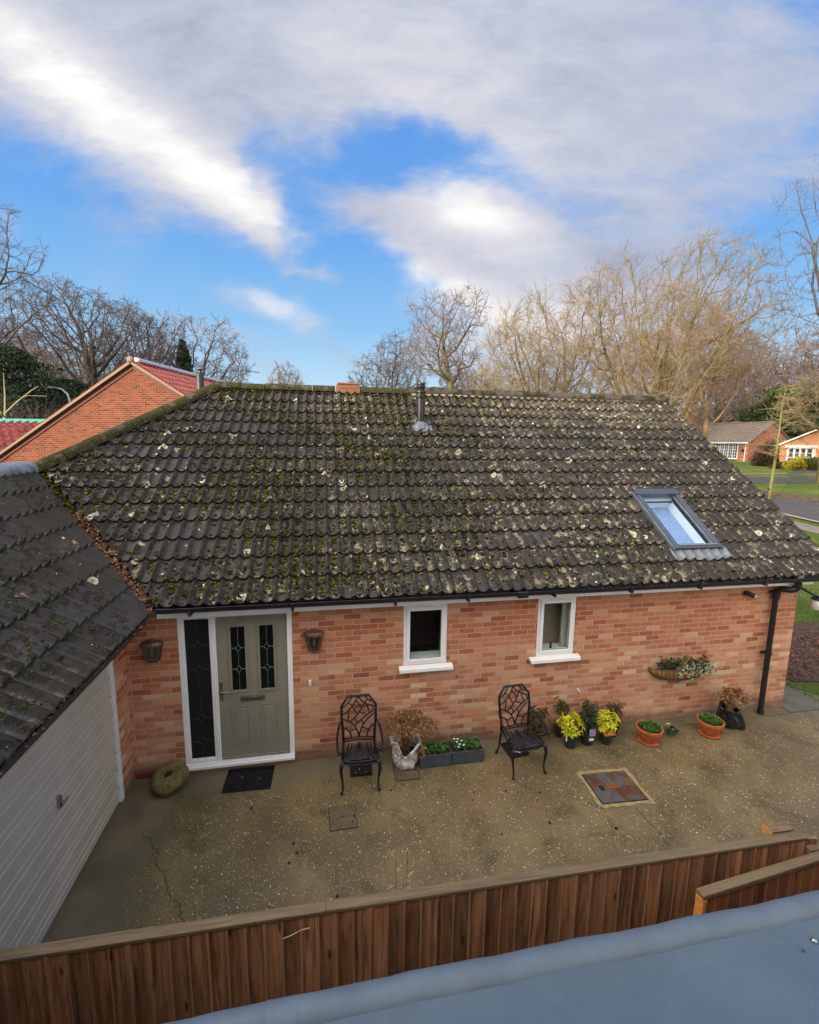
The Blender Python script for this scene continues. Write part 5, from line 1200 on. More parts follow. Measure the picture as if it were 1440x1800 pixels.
# small tipped black pot
r = empty('plant_pot', (5.46, -.36, .0), R(20), 'small black plastic pot with a drooping dark plant lying between the terracotta pots', 'plant pot')
mb = MB(); mb.lathe([(p[0], p[1]) for p in pot_prof(.045, .06, .085)], 20); mb.v = [(v[0]*1+.02+v[2]*.75, v[1], .05+v[2]*.4-v[0]*.5) for v in mb.v]; mb.build('pot', 'bin_black', r, auto=45)
mb = MB(); bush(mb, rg, (-.02, .0, .085), .10, .06, .05, 6, .032, .016, 26); mb.build('leaves', 'leaf_dark', r); mb = MB()
for c in ((-.03, .06, .16), (.02, .05, .15)):
    for k in range(6): mb.leaf(c, (math.cos(k), math.sin(k), .4), (0, 0, 1), .016, .01)
mb.build('flowers', 'petal_white', r)
# group of shrubs in green pots
def shrub(loc, label, lm, pot, h, bz, br, n, L, W, cl, pm='green_pot', rim=False, extra=None, stems=4, bh=None):
    r = potted('potted_shrub', loc, label, 'potted shrub', pot*.78, pot, h, pm, rim, grp=None); rg = random.Random(hash(label) % 1000 if False else int(loc[0]*100)); mb = MB()
    for k in range(stems): a = k*6.283/stems; mb.tube([(0, 0, h*.9), (br*.3*math.cos(a), br*.3*math.sin(a), bz-.05), (br*.6*math.cos(a), br*.5*math.sin(a), bz+.08)], [.006, .004, .002], 5)
    mb.build('stems', 'bark_olive', r); mb = MB(); bush(mb, rg, (0, 0, bz), br, br*.8, bh or br*.85, n, L, W, cl); mb.build('leaves', lm, r)
    return r
shrub((3.43, -.15, 0), 'bronze leaved shrub in a brown pot behind the chair beside the planters', 'leaf_bronze', .085, .17, .36, .13, 7, .07, .025, 34, 'brown_pot', bh=.22)
s1 = shrub((3.84, -.33, 0), 'bright yellow leaved shrub in a dark green pot, the one nearest the chair', 'leaf_yellow', .098, .17, .34, .165, 8, .070, .022, 56, bh=.17)
mb = MB(); mb.box(-.1, -.085, -.06, -.045, .12, .22); mb.build('plant_label', 'label_white', s1)
shrub((3.80, -.08, 0), 'tall bronze shoots standing behind the yellow shrub nearest the chair', 'leaf_bronze', .07, .15, .46, .10, 7, .065, .024, 24, bh=.16)
s2_ = shrub((4.12, -.30, 0), 'dark green shrub in a labelled green pot between the two yellow shrubs', 'leaf_dark', .105, .19, .34, .15, 7, .045, .022, 60, bh=.17)
mb = MB(); mb.box(-.035, .035, -.112, -.103, .10, .135); mb.build('pot_label', 'label_white', s2_)
mb = MB(); mb.box(-.045, .045, -.128, -.120, .185, .29); mb.build('picture_label', 'label_blue', s2_)
s3 = shrub((4.40, -.33, 0), 'bright yellow leaved shrub in a green pot with a terracotta shard, farther from the chair', 'leaf_yellow', .100, .17, .32, .155, 8, .066, .021, 52, bh=.14)
mb = MB(); mb.box(-.09, .09, -.115, .04, .165, .178); mb.build('shard', 'terracotta', s3, bevel=.004)
shrub((4.60, -.19, 0), 'dark leafy shrub in a black pot at the end of the row by the wall', 'leaf_bronze', .09, .17, .36, .12, 7, .05, .022, 50, 'bin_black', bh=.18)
shrub((4.28, -.10, 0), 'low dark green shrub hidden behind the farther yellow shrub', 'leaf_dark', .08, .16, .38, .13, 7, .045, .02, 40, bh=.14)
# ------------------------------------------------------------------ wall basket
r = empty('wall_basket', (5.79, 0, .92), 0, 'wire hay basket of red and white flowers with coir liner on the brick wall', 'wall basket')
mb = MB(); hwid, dp_, dep = .53, .20, .235
def bk_(t, f):   # t -1..1 along, f 0..1 from top rim to bottom
    x = hwid*t; prof_r = math.sqrt(max(0, 1-t*t)); return (x, -dp_*prof_r*math.cos(f*math.pi/2)-.004, -dep*prof_r*math.sin(f*math.pi/2)**.8)
n, m_ = 28, 8; vs = [bk_(math.sin((i/n-.5)*math.pi)*.995, k/m_) for i in range(n+1) for k in range(m_+1)]
mb.add(vs, [(i*(m_+1)+k, (i+1)*(m_+1)+k, (i+1)*(m_+1)+k+1, i*(m_+1)+k+1) for i in range(n) for k in range(m_)]); mb.build('liner', 'coir', r, smooth=True)
mb = MB(); mb.tube([Vector(bk_(math.sin((i/n-.5)*math.pi), 0))+Vector((0, -.006, .004)) for i in range(n+1)], .007, 6); mb.tube([Vector(bk_(math.sin((i/n-.5)*math.pi), 1))+Vector((0, -.004, -.006)) for i in range(n+1)], .006, 6)
mb.tube([Vector(bk_(math.sin((i/n-.5)*math.pi), .5))*1.0+Vector((0, -.008, -.006)) for i in range(n+1)], .004, 5)
for k in range(-8, 9):
    t = k/9; mb.tube([Vector(bk_(max(-.99, min(.99, t+.07*math.sin(f/8*3.14))), f/8))+Vector((0, -.006, -.004)) for f in range(9)], .0045, 5)
mb.build('wire_frame', 'bronze', r)
mb = MB(); mb.add([bk_(math.sin((i/20-.5)*math.pi)*.97, .12) for i in range(21)], [tuple(range(21))]); mb.build('soil', 'soil', r)
rg = random.Random(31); mv, md_, ml, mr_, mw, mx_ = MB(), MB(), MB(), MB(), MB(), MB()
for i in range(110): bush(mv, rg, (rg.uniform(-.16, .50), rg.uniform(-.24, -.08), rg.uniform(-.10, .07)), .035, .03, .03, 6, .026, .016, 2)
for i in range(70): bush(md_, rg, (rg.uniform(-.42, .44), rg.uniform(-.17, -.02), rg.uniform(.0, .13)), .04, .04, .03, 6, .034, .018, 2)
for (x, y) in ((-.25, -.08), (-.03, -.07)): bush(ml, rg, (x, y, .09), .05, .04, .05, 7, .03, .006, 16)
for (x, y, z) in ((-.33, -.10, .09), (-.31, -.08, .11), (.14, -.07, .10), (.17, -.09, .09), (-.12, -.12, .03), (.36, -.06, .16), (.42, -.07, .07), (.0, -.12, .07)):
    for k in range(3):
        c = Vector((x+rg.uniform(-.025, .025), y, z+rg.uniform(-.02, .02)))
        for q in range(8): mr_.leaf(c, (math.cos(q*.8), math.sin(q*.8)*.6-.3, .7*math.sin(q)), (0, -1, .5), .024, .018)
for i in range(34):
    c = (rg.uniform(-.15, .55), rg.uniform(-.24, -.12), rg.uniform(-.10, .07))
    for q in range(5): mw.leaf(c, (math.cos(q*1.25), -.5, math.sin(q*1.25)), (0, -1, .3), .012, .009)
mv.build('trailing_ivy', 'leaf_varieg', r); md_.build('leaves', 'leaf_dark', r); ml.build('moss_tufts', 'leaf_lime', r); mr_.build('red_flowers', 'petal_red', r); mw.build('white_flowers', 'petal_white', r)
# ------------------------------------------------------------------ wall lanterns
def lantern(x, label):
    r = empty('wall_lantern', (x, -.0, 1.70), 0, label, 'wall lamp', 'lanterns either side of the front door'); mb = MB()
    mb.box(-.05, .05, -.02, 0, -.10, .12); mb.build('backplate', 'bronze', r, bevel=.004)
    # flared half round hood
    mb = MB(); n = 14; vs = []
    for (rr_, z) in ((.128, .075), (.130, .100), (.118, .122), (.06, .142), (.001, .146)):
        for k in range(n+1): a = math.pi+math.pi*k/n; vs.append((rr_*math.cos(a), -.01+rr_*math.sin(a)*.95, z+.012*math.sin(a-math.pi)))
    mb.add(vs, [(i*(n+1)+k, i*(n+1)+k+1, (i+1)*(n+1)+k+1, (i+1)*(n+1)+k) for i in range(4) for k in range(n)]); mb.build('hood', 'bronze', r, auto=40)
    mb = MB(); q = [(-.118, 0, .075), (-.082, 0, -.125)]; fr_ = [(-.108, -.075), (.108, -.075)]
    T = [(-.116, -.012, .078), (-.082, -.098, .078), (.082, -.098, .078), (.116, -.012, .078)]; B = [(-.078, -.012, -.125), (-.055, -.068, -.125), (.055, -.068, -.125), (.078, -.012, -.125)]
    for a_, b_ in zip(T, B): mb.tube([a_, b_], .0055, 5)
    for L_ in (T, B):
        for i in range(3): mb.tube([L_[i], L_[i+1]], .006, 5)
    mb.poly(B); mb.build('cage', 'bronze', r)
    mb = MB()
    for i in range(3): mb.quad(T[i], T[i+1], B[i+1], B[i])
    mb.build('glass', 'glass_smoke', r)
    mb = MB(); mb.lathe([(.001, .075), (.014, .07), (.014, .03), (.010, .025), (.018, .0), (.016, -.03), (.008, -.06), (.001, -.065)], 12, (0, -.045, 0)); mb.build('bulb', 'lens', r, smooth=True)
lantern(-1.64, 'bronze wall lantern on the brick left of the front door beside the glazed panel')
lantern(.288, 'bronze wall lantern on the brick right of the front door above the doorbell')
# small wall things
r = empty('doorbell', (.226, 0, 1.11), 0, 'small white doorbell on the brick right of the front door', 'doorbell'); mb = MB(); mb.box(-.016, .016, -.018, 0, -.042, .042); mb.build('housing', 'upvc', r, bevel=.005)
mb = MB(); mb.lathe([(.008, .0), (.007, .003), (.001, .004)], 10); mb.v = [(v[0], -.018-v[2], v[1]-.012) for v in mb.v]; mb.build('button', 'upvc_grey', r)
r = empty('security_light', (6.86, 0, 2.02), 0, 'small black security light high on the brick near the downpipe', 'security light'); mb = MB(); mb.box(-.045, .03, -.06, 0, -.03, .03); mb.build('base', 'black_plastic', r, bevel=.006)
mb = MB(); mb.tube([(.0, -.05, 0), (.05, -.11, -.035)], .036, 12); mb.build('lamp_head', 'black_plastic', r, auto=40); mb = MB(); mb.tube([(.048, -.108, -.034), (.060, -.122, -.042)], .031, 12); mb.build('lens', 'lens', r, auto=40)
r = empty('wall_clip', (4.12, 0, .645), R(0), 'tiny pale plastic clip on the brick above the shrubs', 'clip'); mb = MB(); mb.tube([(-.022, -.012, .025), (.018, -.016, -.022)], .010, 6); mb.tube([(-.022, 0, .025), (-.022, -.014, .025)], .006, 6); mb.build('clip', 'upvc', r)
r = empty('wall_clip', (2.235, 0, 1.03), 0, 'tiny magenta plastic clip on the brick right of the first window sill', 'clip'); mb = MB(); mb.tube([(.006, -.010, .032), (0, -.014, .0), (-.012, -.010, -.028)], .007, 6); mb.build('clip', 'petal_pink', r)
r = empty('hanging_lamp', (8.06, -.16, 1.82), 0, 'white shaded lamp on a black arm beyond the downpipe at the gable corner', 'lamp')
mb = MB(); mb.tube([(-.33, .16, .26), (-.28, .05, .25), (-.14, .0, .17), (-.02, 0, .12)], .020, 8); mb.lathe([(.10, .075), (.095, .095), (.03, .125), (.001, .13)], 18); mb.build('arm', 'black_plastic', r, auto=45)
mb = MB(); mb.lathe([(.075, .08), (.105, -.075), (.100, -.075), (.07, .07)], 24); mb.build('shade', 'label_white', r, smooth=True)
# ------------------------------------------------------------------ ground objects
r = empty('doormat', (-.544, -.245, .0), R(-2), 'black ribbed rubber doormat in front of the door', 'doormat'); mb = MB(); mb.box(-.29, .29, -.21, .21, .001, .010); mb.build('mat', 'tray_black', r)
mb = MB()
for k in range(21): y = -.20+k*.02; mb.box(-.285, .285, y, y+.010, .010, .017)
mb.build('ribs', 'tray_black', r); mb = MB(); mb.ico((-.09, .02, .02), .010, (1.5, 1, .4)); mb.ico((.13, -.03, .02), .009, (1, 1, .4)); mb.build('crumbs', 'leaf_litter_pale', r)
r = empty('millstone', (-1.47, -.235, 0), 0, 'round mossy stone with a square hole leaning by the corner of the garage', 'millstone')
mb = MB(); n = 40; prof = [(.048, .070), (.060, .098), (.12, .104), (.175, .088), (.205, .060), (.212, .02), (.205, -.03), (.18, -.055), (.05, -.06)]
def jm(a, j, r_, z): k = .006*math.sin(a*3+1)+.004*math.sin(a*7); return (k*math.cos(a), k*math.sin(a), .005*math.sin(a*4+j))
mb.lathe(prof, n, jit=jm); mb.lathe([(.045, .075), (.040, -.05), (.001, -.05)], 4)
M_ = Matrix.Rotation(R(15), 3, 'X') @ Matrix.Rotation(R(-9), 3, 'Y'); mb.v = [tuple(M_ @ Vector(v)+Vector((0, 0, .125))) for v in mb.v]; mb.build('stone', 'millstone', r, auto=50); mb = MB(); mb.lathe([(.001, .079), (.047, .079)], 4); mb.v = [tuple(M_ @ Vector(v)+Vector((0, 0, .125))) for v in mb.v]; mb.build('hole', 'soil', r)  # soil-dark plug across the hole, painted as the shade inside it
r = empty('manhole_cover', (3.965, -1.17, .0), R(-3), 'large rusty iron manhole cover in a rough cement surround', 'manhole cover'); mb = MB()
rg = random.Random(2); out = []; 
for k in range(40):
    t = k/40*4; s_ = int(t); f = t-s_; hx, hy = .355, .305
    p = [(-hx+2*hx*f, -hy), (hx, -hy+2*hy*f), (hx-2*hx*f, hy), (-hx, hy-2*hy*f)][s_]; out.append((p[0]+rg.uniform(-.022, .022), p[1]+rg.uniform(-.018, .018), .006))
mb.poly(out); mb.build('cement_surround', 'cover_frame', r)
mb = MB(); mb.box(-.300, .300, -.255, .255, .0065, .011); mb.build('gap', 'gap_dark', r); mb = MB(); mb.box(-.290, .290, -.245, .245, .0115, .018); mb.build('cover_plate', 'cover_rust', r, bevel=.003)
mb = MB(); mb.box(-.10, .07, -.04, .05, .0185, .024); mb.build('maker_plate', 'cover_plate', r, bevel=.002)
mb = MB(); mb.box(-.20, -.14, -.06, .03, .0185, .0205); mb.ico((-.17, -.015, .02), .022, (1.4, 1.6, .3)); mb.build('lifting_hole', 'gap_dark', r)
mb = MB(); mb.box(.17, .23, -.02, .08, .0185, .024); mb.build('lifting_eye', 'cover_plate', r, bevel=.003)
def small_cover(x0_, x1_, y0_, y1_, label, rot=0):
    r = empty('drain_cover', ((x0_+x1_)/2, (y0_+y1_)/2, 0), rot, label, 'drain cover'); a, b = (x1_-x0_)/2, (y1_-y0_)/2
    mb = MB(); mb.box(-a, a, -b, b, .002, .005); mb.build('frame_gap', 'gap_dark', r); mb = MB(); mb.box(-a+.007, a-.007, -b+.007, b-.007, .0055, .009); mb.build('cover_plate', 'cover_small', r)
    for q_ in ((-.012, .012, -.008, .008), (a*.75, a*.88, -b*.2, b*.1), (a*.6, a*.72, -b*.6, -b*.45)): mb = MB(); mb.box(*q_, .0095, .010); mb.build('key_hole', 'gap_dark', r)
small_cover(.440, .752, -1.24, -.892, 'square brown drain cover alone in the middle of the concrete yard', R(1)); small_cover(1.285, 1.60, -.61, -.27, 'square stone drain cover partly under the white sack', R(-1))
# loose grit, conkers and leaves on the concrete
rg = random.Random(77); mb = MB(); mb2 = MB(); mb3 = MB()
for (x, y) in ((.03, -1.56), (.06, -1.33), (2.35, -.80), (.1, -1.45), (3.0, -1.1), (3.6, -1.75), (2.2, -.95), (1.6, -1.3), (2.3, -1.6), (-1.0, -1.1), (-.45, -.75), (1.2, -.75), (4.9, -1.2), (.5, -2.0), (2.6, -1.0), (2.9, -1.55)):
    mb.ico((x, y, .008), rg.uniform(.008, .018), (1, 1, .7), rg, .2)
for i in range(70): mb2.leaf((rg.uniform(-1.6, 7), -abs(rg.gauss(0, .5))-.05, .008), (rg.uniform(-1, 1), rg.uniform(-1, 1), .1), (0, 0, 1), rg.uniform(.015, .04), .02)
for i in range(1500):
    x, y = rg.uniform(-1.0, 8.5), rg.uniform(-3, -.35); mb3.ico((x, y, .002), rg.uniform(.003, .0075), (1, 1, .7), rg, .3)
tag(mb.build('droppings', 'gap_dark'), 'scattered dark seed pods lying on the concrete yard', 'seed pods', kind='stuff'); tag(mb2.build('fallen_leaves', 'leaf_litter'), 'small dead leaves scattered along the foot of the house wall', 'dead leaves', kind='stuff')
tag(mb3.build('gravel', simple('pale_stone', (.62, .56, .44), .7, var=.3)), 'pale exposed pebbles glinting in the concrete yard', 'gravel', kind='stuff')
# twigs and mulch lumps on the flower bed
rg = random.Random(6); mb = MB()
for i in range(700):
    u_, v_ = rg.random(), rg.random(); x = 9.0+u_*3.2; y = .6+v_*1.0+u_*1.1
    mb.leaf((x, y, .02+rg.random()*.02), (rg.uniform(-1, 1), rg.uniform(-1, 1), rg.uniform(-.1, .5)), (0, 0, 1), rg.uniform(.05, .13), rg.uniform(.01, .05))
tag(mb.build('bed_litter', 'leaf_litter'), 'brown leaf and bark litter over the flower bed', 'litter', kind='stuff')
# TV aerial and street lamp
r = empty('tv_aerial', (-2.5, 12.6, 0), 0, 'television aerial on a thin mast above the long roof ridge', 'aerial'); mb = MB(); mb.tube([(0, 0, 2), (0, 0, 6.85)], .022, 6); mb.build('mast', 'alu_grey', r)
mb = MB(); mb.tube([(-.25, 0, 6.78), (.75, .1, 6.72)], .013, 5)
for k in range(11): x = .05+k*.065; mb.tube([(x, -.14, 6.765-k*.003), (x, .16, 6.765-k*.003)], .007, 4); 
for k in range(-2, 3): mb.tube([(-.24, -.22, 6.78+k*.07), (-.24, .22, 6.78+k*.07)], .007, 4); mb.tube([(-.30, 0, 6.78+k*.07), (-.02, 0, 6.78+k*.07)], .006, 4)
mb.build('aerial_array', 'alu_grey', r)
r = empty('street_lamp', (-13.35, 24.0, hgt(-13.35, 24)), 0, 'grey curved-top street lamp standing in front of the dark trees at left', 'street lamp'); mb = MB()
mb.tube([(0, 0, 0), (0, 0, 3.0), (0, 0, 5.6), (-.08, 0, 5.95), (-.35, 0, 6.2), (-.7, 0, 6.28)], [.09, .075, .06, .055, .05, .045], 8); mb.build('column', 'steel_pole', r, smooth=True); mb = MB(); mb.ico((-.95, 0, 6.28), .2, (1.6, .7, .4)); mb.build('lamp_head', 'steel_pole', r, smooth=True)
# ------------------------------------------------------------------ trees
def seg_mesh(name, P0, P1, r0, r1, sides, mat, parent):
    if len(P0) == 0: return None
    P0, P1, r0, r1 = map(np.asarray, (P0, P1, r0, r1)); t = P1-P0; L = np.linalg.norm(t, axis=1)[:, None]; t = t/np.maximum(L, 1e-6)
    ref = np.where(np.abs(t[:, 2:3]) < .9, np.array([[0, 0, 1.]]), np.array([[1., 0, 0]]))
    a = np.cross(t, ref); a /= np.linalg.norm(a, axis=1)[:, None]; b = np.cross(t, a); ex = t*np.minimum(r0[:, None]*.3, L*.2)
    rings = []
    for (P, r_) in ((P0-ex, r0), (P1+ex, r1)):
        for k in range(sides):
            an = 2*math.pi*k/sides; rings.append(P+a*(math.cos(an)*r_)[:, None]+b*(math.sin(an)*r_)[:, None])
    V = np.stack(rings, 1).reshape(-1, 3); n = len(P0); base = (np.arange(n)*2*sides)[:, None]
    F = np.concatenate([base+np.array([[k, (k+1) % sides, sides+(k+1) % sides, sides+k]]) for k in range(sides)], 0)
    return np_mesh(name, V, F, mat, parent, smooth=sides > 4)
def make_tree(name, loc, label, cat, h, cr, seed, mats, trunk_h=.3, tr=.3, natt=1500, zc=.62, zr=.40, lean=(0, 0), up=.10, step=.36, twigL=.55, twigr=.010, nlobe=16, lobe=.42, group=None, low=0.0, di=4.5, forks=2, wind=(0, 0), shell=.35):
    """bare tree grown towards points scattered through a lumpy crown: trunk part = stem and thick limbs, crown part = branches and twigs"""
    r = empty(name, loc, 0, label, cat, group); rg = np.random.default_rng(seed)
    cc = np.array([lean[0], lean[1], h*zc]); cR = np.array([cr, cr, h*zr])
    L = rg.normal(size=(nlobe, 3)); L /= np.linalg.norm(L, axis=1)[:, None]; L *= rg.uniform(.45, .72, nlobe)[:, None]; lr = rg.uniform(.75, 1.15, nlobe)*lobe
    A = []
    while len(A) < natt:
        p = rg.uniform(-1, 1, (4000, 3)); d = np.linalg.norm(p[:, None]-L[None], axis=2)/lr[None]; m_ = d.min(1)
        ok = (m_ < 1) & ((m_ > shell) | (rg.random(4000) < .35)) & (np.linalg.norm(p, axis=1) < 1.05); A += list(p[ok])
    A = np.array(A[:natt])*cR+cc; A = A[A[:, 2] > h*(trunk_h*.75-low)]
    k_ = h/14.0; step = step*k_; dk = step*1.0; di = di*k_
    N = []; par = []; ht = h*trunk_h; n0 = max(3, int(ht/step)); p = np.array([0, 0, -.25])
    for i in range(n0+1): N.append(p.copy()); par.append(i-1); p = p+np.array([lean[0]*.3/n0+rg.normal(0, .035*k_), lean[1]*.3/n0+rg.normal(0, .035*k_), (ht+.25)/n0])
    best = np.full(len(A), 1e9); bi = np.zeros(len(A), int); alive = np.ones(len(A), bool); start = max(1, int(n0*.55))
    def upd(idx):
        if not len(idx) or not len(A): return
        P = np.array([N[i] for i in idx]); D = np.linalg.norm(A[:, None]-P[None], axis=2); j = D.argmin(1); d = D[np.arange(len(A)), j]; m_ = d < best; best[m_] = d[m_]; bi[m_] = np.array(idx)[j[m_]]
    upd(list(range(start, len(N)))); W_ = np.array([wind[0], wind[1], up]); last = {}
    for it in range(90):
        act = alive & (best < (di if it > 6 else 1e9))
        if not act.any(): break
        new = []
        ids = np.unique(bi[act])
        for i in ids:
            v = A[act & (bi == i)]-N[i]; v = v/np.linalg.norm(v, axis=1)[:, None]; d = v.sum(0)/len(v)
            if par[i] >= 0: pd = N[i]-N[par[i]]; d = d+pd/np.linalg.norm(pd)*.35
            d = d+W_+rg.normal(0, .12, 3); nn = np.linalg.norm(d)
            if nn < 1e-3: continue
            q = N[i]+d/nn*step
            if i in last and np.linalg.norm(q-last[i]) < step*.25: alive[(bi == i) & act] = False; continue
            last[i] = q; N.append(q); par.append(int(i)); new.append(len(N)-1)
        upd(new); alive &= best > dk
        if not new: break
    N_ = np.array(N); par = np.array(par); n = len(N_); pw = 2.25; acc = np.zeros(n); kids = np.zeros(n, int)
    for i in range(1, n): kids[par[i]] += 1
    r0 = twigr*1.15
    for i in range(n-1, 0, -1):
        if kids[i] == 0: acc[i] = r0**pw
        acc[par[i]] += acc[i]
    rad = acc**(1/pw); rad *= 1.0; sc = tr/rad[1]; rad = r0+(rad-r0)*((tr-r0)/(rad[1]-r0)); rad = np.maximum(rad, r0)
    i = np.arange(1, n); P0, P1, ra, rb = N_[par[1:]], N_[1:], rad[par[1:]].copy(), rad[1:]; ra = np.minimum(ra, rb*1.35+.002); ra[:n0] = rad[:n0]*1.0
    ra[0] *= 1.3
    big = rb > max(.045, tr*.16)
    seg_mesh('trunk', P0[big], P1[big], ra[big], rb[big], 7, mats[0], r)
    S0, S1, sa_, sb_ = [P0[~big]], [P1[~big]], [ra[~big]], [rb[~big]]
    # twigs: forked sprays on the thin branches
    thin = np.where(rb < twigr*3.2)[0]; d = (P1-P0)[thin]; d /= np.linalg.norm(d, axis=1)[:, None]+1e-9
    tips = kids[1:][thin] == 0
    for f in range(forks+1):
        m_ = np.ones(len(thin), bool) if f < forks else tips
        b0 = P0[thin][m_]+(P1-P0)[thin][m_]*rg.random((m_.sum(), 1)) if f < forks else P1[thin][m_]
        dd = d[m_]*(.8 if f < forks else 1.2)+rg.normal(0, .55 if f < forks else .3, (m_.sum(), 3))+W_*1.5; dd /= np.linalg.norm(dd, axis=1)[:, None]
        Lq = twigL*k_*rg.uniform(.5, 1.25, (m_.sum(), 1)); m1 = b0+dd*Lq*.5; d2 = dd+rg.normal(0, .28, dd.shape)+W_; d2 /= np.linalg.norm(d2, axis=1)[:, None]; m2 = m1+d2*Lq*.5
        S0 += [b0, m1]; S1 += [m1, m2]; o1 = np.ones(len(b0)); sa_ += [o1*twigr, o1*twigr*.8]; sb_ += [o1*twigr*.8, o1*twigr*.45]
        for q in range(2):
            d3 = d2+rg.normal(0, .6, dd.shape); d3 /= np.linalg.norm(d3, axis=1)[:, None]; s_ = b0+(m1-b0)*rg.uniform(.4, 1.0, (len(b0), 1)) if q else m1; S0.append(s_); S1.append(s_+d3*Lq*.45); sa_.append(o1*twigr*.65); sb_.append(o1*twigr*.4)
    seg_mesh('crown', np.concatenate(S0), np.concatenate(S1), np.concatenate(sa_), np.concatenate(sb_), 3, mats[1], r)
    return r
def tcopy(src, loc, rz_, sc, label, group=None):
    c = copy_tree(src); c.location = loc; c.rotation_euler = (0, 0, rz_); c.scale = (sc, sc, sc); c['label'] = label
    if group: c['group'] = group
    return c
def at(x, y, dz=0.0): return (x, y, hgt(x, y)+dz)
DK, OL, WM, FR_ = ('bark_dark', 'twig_dark'), ('bark_olive', 'twig_olive'), ('bark_warm', 'twig_warm'), ('bark_dark', 'twig_far')
# right: the big pale hornbeam behind the ridge end, leaning right
make_tree('hornbeam', at(25.6, 27.0), 'broad pale twiggy bare tree, the largest one rising behind the right end of the ridge', 'tree', 17.6, 9.2, 101, OL, .17, .42, 2500, .56, .42, lean=(.4, 0), up=.16, twigL=.85, twigr=.0105, nlobe=22, lobe=.40, forks=2, wind=(.05, 0), low=.02)
make_tree('hornbeam', at(20.3, 30.5), 'pale bare tree with steeply rising twigs at the left side of the largest bare tree', 'tree', 16.6, 6.6, 102, OL, .17, .28, 1500, .57, .44, lean=(-.6, 0), up=.16, twigL=.8, twigr=.0105, nlobe=15, lobe=.42)
make_tree('alder', at(17.6, 27.0), 'dark stemmed bare tree leaning left over the middle of the roof ridge', 'tree', 12.4, 4.6, 103, ('bark_dark', 'twig_olive'), .42, .24, 1100, .70, .34, lean=(-3.0, 0), up=.04, twigL=.8, twigr=.010, nlobe=9, lobe=.45)
make_tree('hornbeam', at(35.5, 32.0), 'pale bare tree at the right shoulder of the largest bare tree above the distant bungalow', 'tree', 13.5, 5.6, 104, WM, .25, .26, 1000, .60, .42, up=.10, twigL=.7, twigr=.012, nlobe=13, lobe=.42)
# centre
c0 = make_tree('oak', at(12.6, 39.5), 'tall open crowned bare oak rising alone above the roof ridge right of the flue', 'tree', 17.3, 4.9, 111, ('bark_olive', 'twig_far'), .46, .30, 1500, .70, .31, up=.04, twigL=.62, twigr=.013, nlobe=15, lobe=.40)
make_tree('oak', at(8.4, 50), 'dense round reddish bare tree left of the flue behind the ridge', 'tree', 14.3, 4.9, 112, ('bark_dark', 'twig_dark'), .32, .25, 1400, .62, .38, up=.04, twigL=.7, twigr=.015, nlobe=13, lobe=.48)
mid = make_tree('oak', at(18.5, 50), 'distant bare tree between the tall open oak and the dark leaning tree', 'tree', 13.0, 4.8, 113, FR_, .30, .24, 1000, .62, .38, up=.04, twigL=.7, twigr=.015, nlobe=11, lobe=.45)
# right far
x, y = (46.5, 47.0)
make_tree('oak', (x, y, hgt(x, y)), 'orange trunked bare tree standing behind the gap between the two distant bungalows', 'tree', 19.0, 7.5, 121, WM, .36, .48, 1600, .66, .36, up=.08, twigL=.75, twigr=.015, nlobe=15, lobe=.42)
x, y = (41.5, 50.0)
make_tree('oak', (x, y, hgt(x, y)), 'two stemmed bare tree rising behind the brown roofed distant bungalow', 'tree', 15.5, 6.0, 124, WM, .32, .36, 1500, .64, .38, up=.08, twigL=.75, twigr=.016, nlobe=12, lobe=.42)
big = make_tree('oak', at(29.8, 13.4), 'large bare oak whose crooked limbs reach into the right edge of the view', 'tree', 19.0, 7.4, 122, ('bark_dark', 'twig_dark'), .30, .42, 1900, .66, .38, up=.03, twigL=.6, twigr=.009, nlobe=17, lobe=.42, step=.5)
make_tree('young_tree', at(36.6, 22.3), 'small bare street tree on the verge at the right edge, with a smooth pale trunk', 'tree', 8.4, 3.4, 123, ('bark_olive', 'twig_olive'), .40, .20, 450, .70, .28, up=.02, twigL=.9, twigr=.011, nlobe=9, lobe=.5)
# slender leaning sapling by the road
r = empty('sapling', at(26.9, 17.5), 0, 'thin greenish leaning sapling trunk beside the road in front of the distant bungalows', 'tree')
mb = MB(); mb.tube([(0, 0, -.1), (.05, 0, 1.0), (.14, .02, 2.4), (.22, .05, 4.0), (.25, .1, 5.6), (.35, .1, 7.0)], [.11, .09, .075, .06, .042, .015], 8); mb.build('trunk', 'bark_green', r, smooth=True)
rg = random.Random(9); mb = MB()
for i in range(46):
    z = rg.uniform(2.6, 6.6); a = rg.uniform(0, 6.28); L = rg.uniform(.6, 2.0)*(1-(z-3)/7); d = Vector((math.cos(a), math.sin(a), rg.uniform(-.1, .5))); p = Vector((.24, .06, z)); q = p+d*L*.5+Vector((0, 0, rg.uniform(-.1, .1))); e = q+d*L*.5+Vector((rg.uniform(-.2, .2), rg.uniform(-.2, .2), rg.uniform(-.1, .2)))
    mb.tube([p, q, e], [.02, .013, .006], 4, cap=False)
    for k in range(4): s_ = q.lerp(e, rg.random()); mb.tube([s_, s_+Vector((rg.uniform(-.4, .4), rg.uniform(-.4, .4), rg.uniform(-.1, .4)))], [.008, .005], 3, cap=False)
mb.build('crown', 'twig_olive', r)
mb = MB(); mb.tube([(-.1, .0, 0), (-.1, 0, 1.1)], .035, 6); mb.box(-.15, .1, -.06, .06, .95, 1.03); mb.build('stake', 'bark_dark', r)
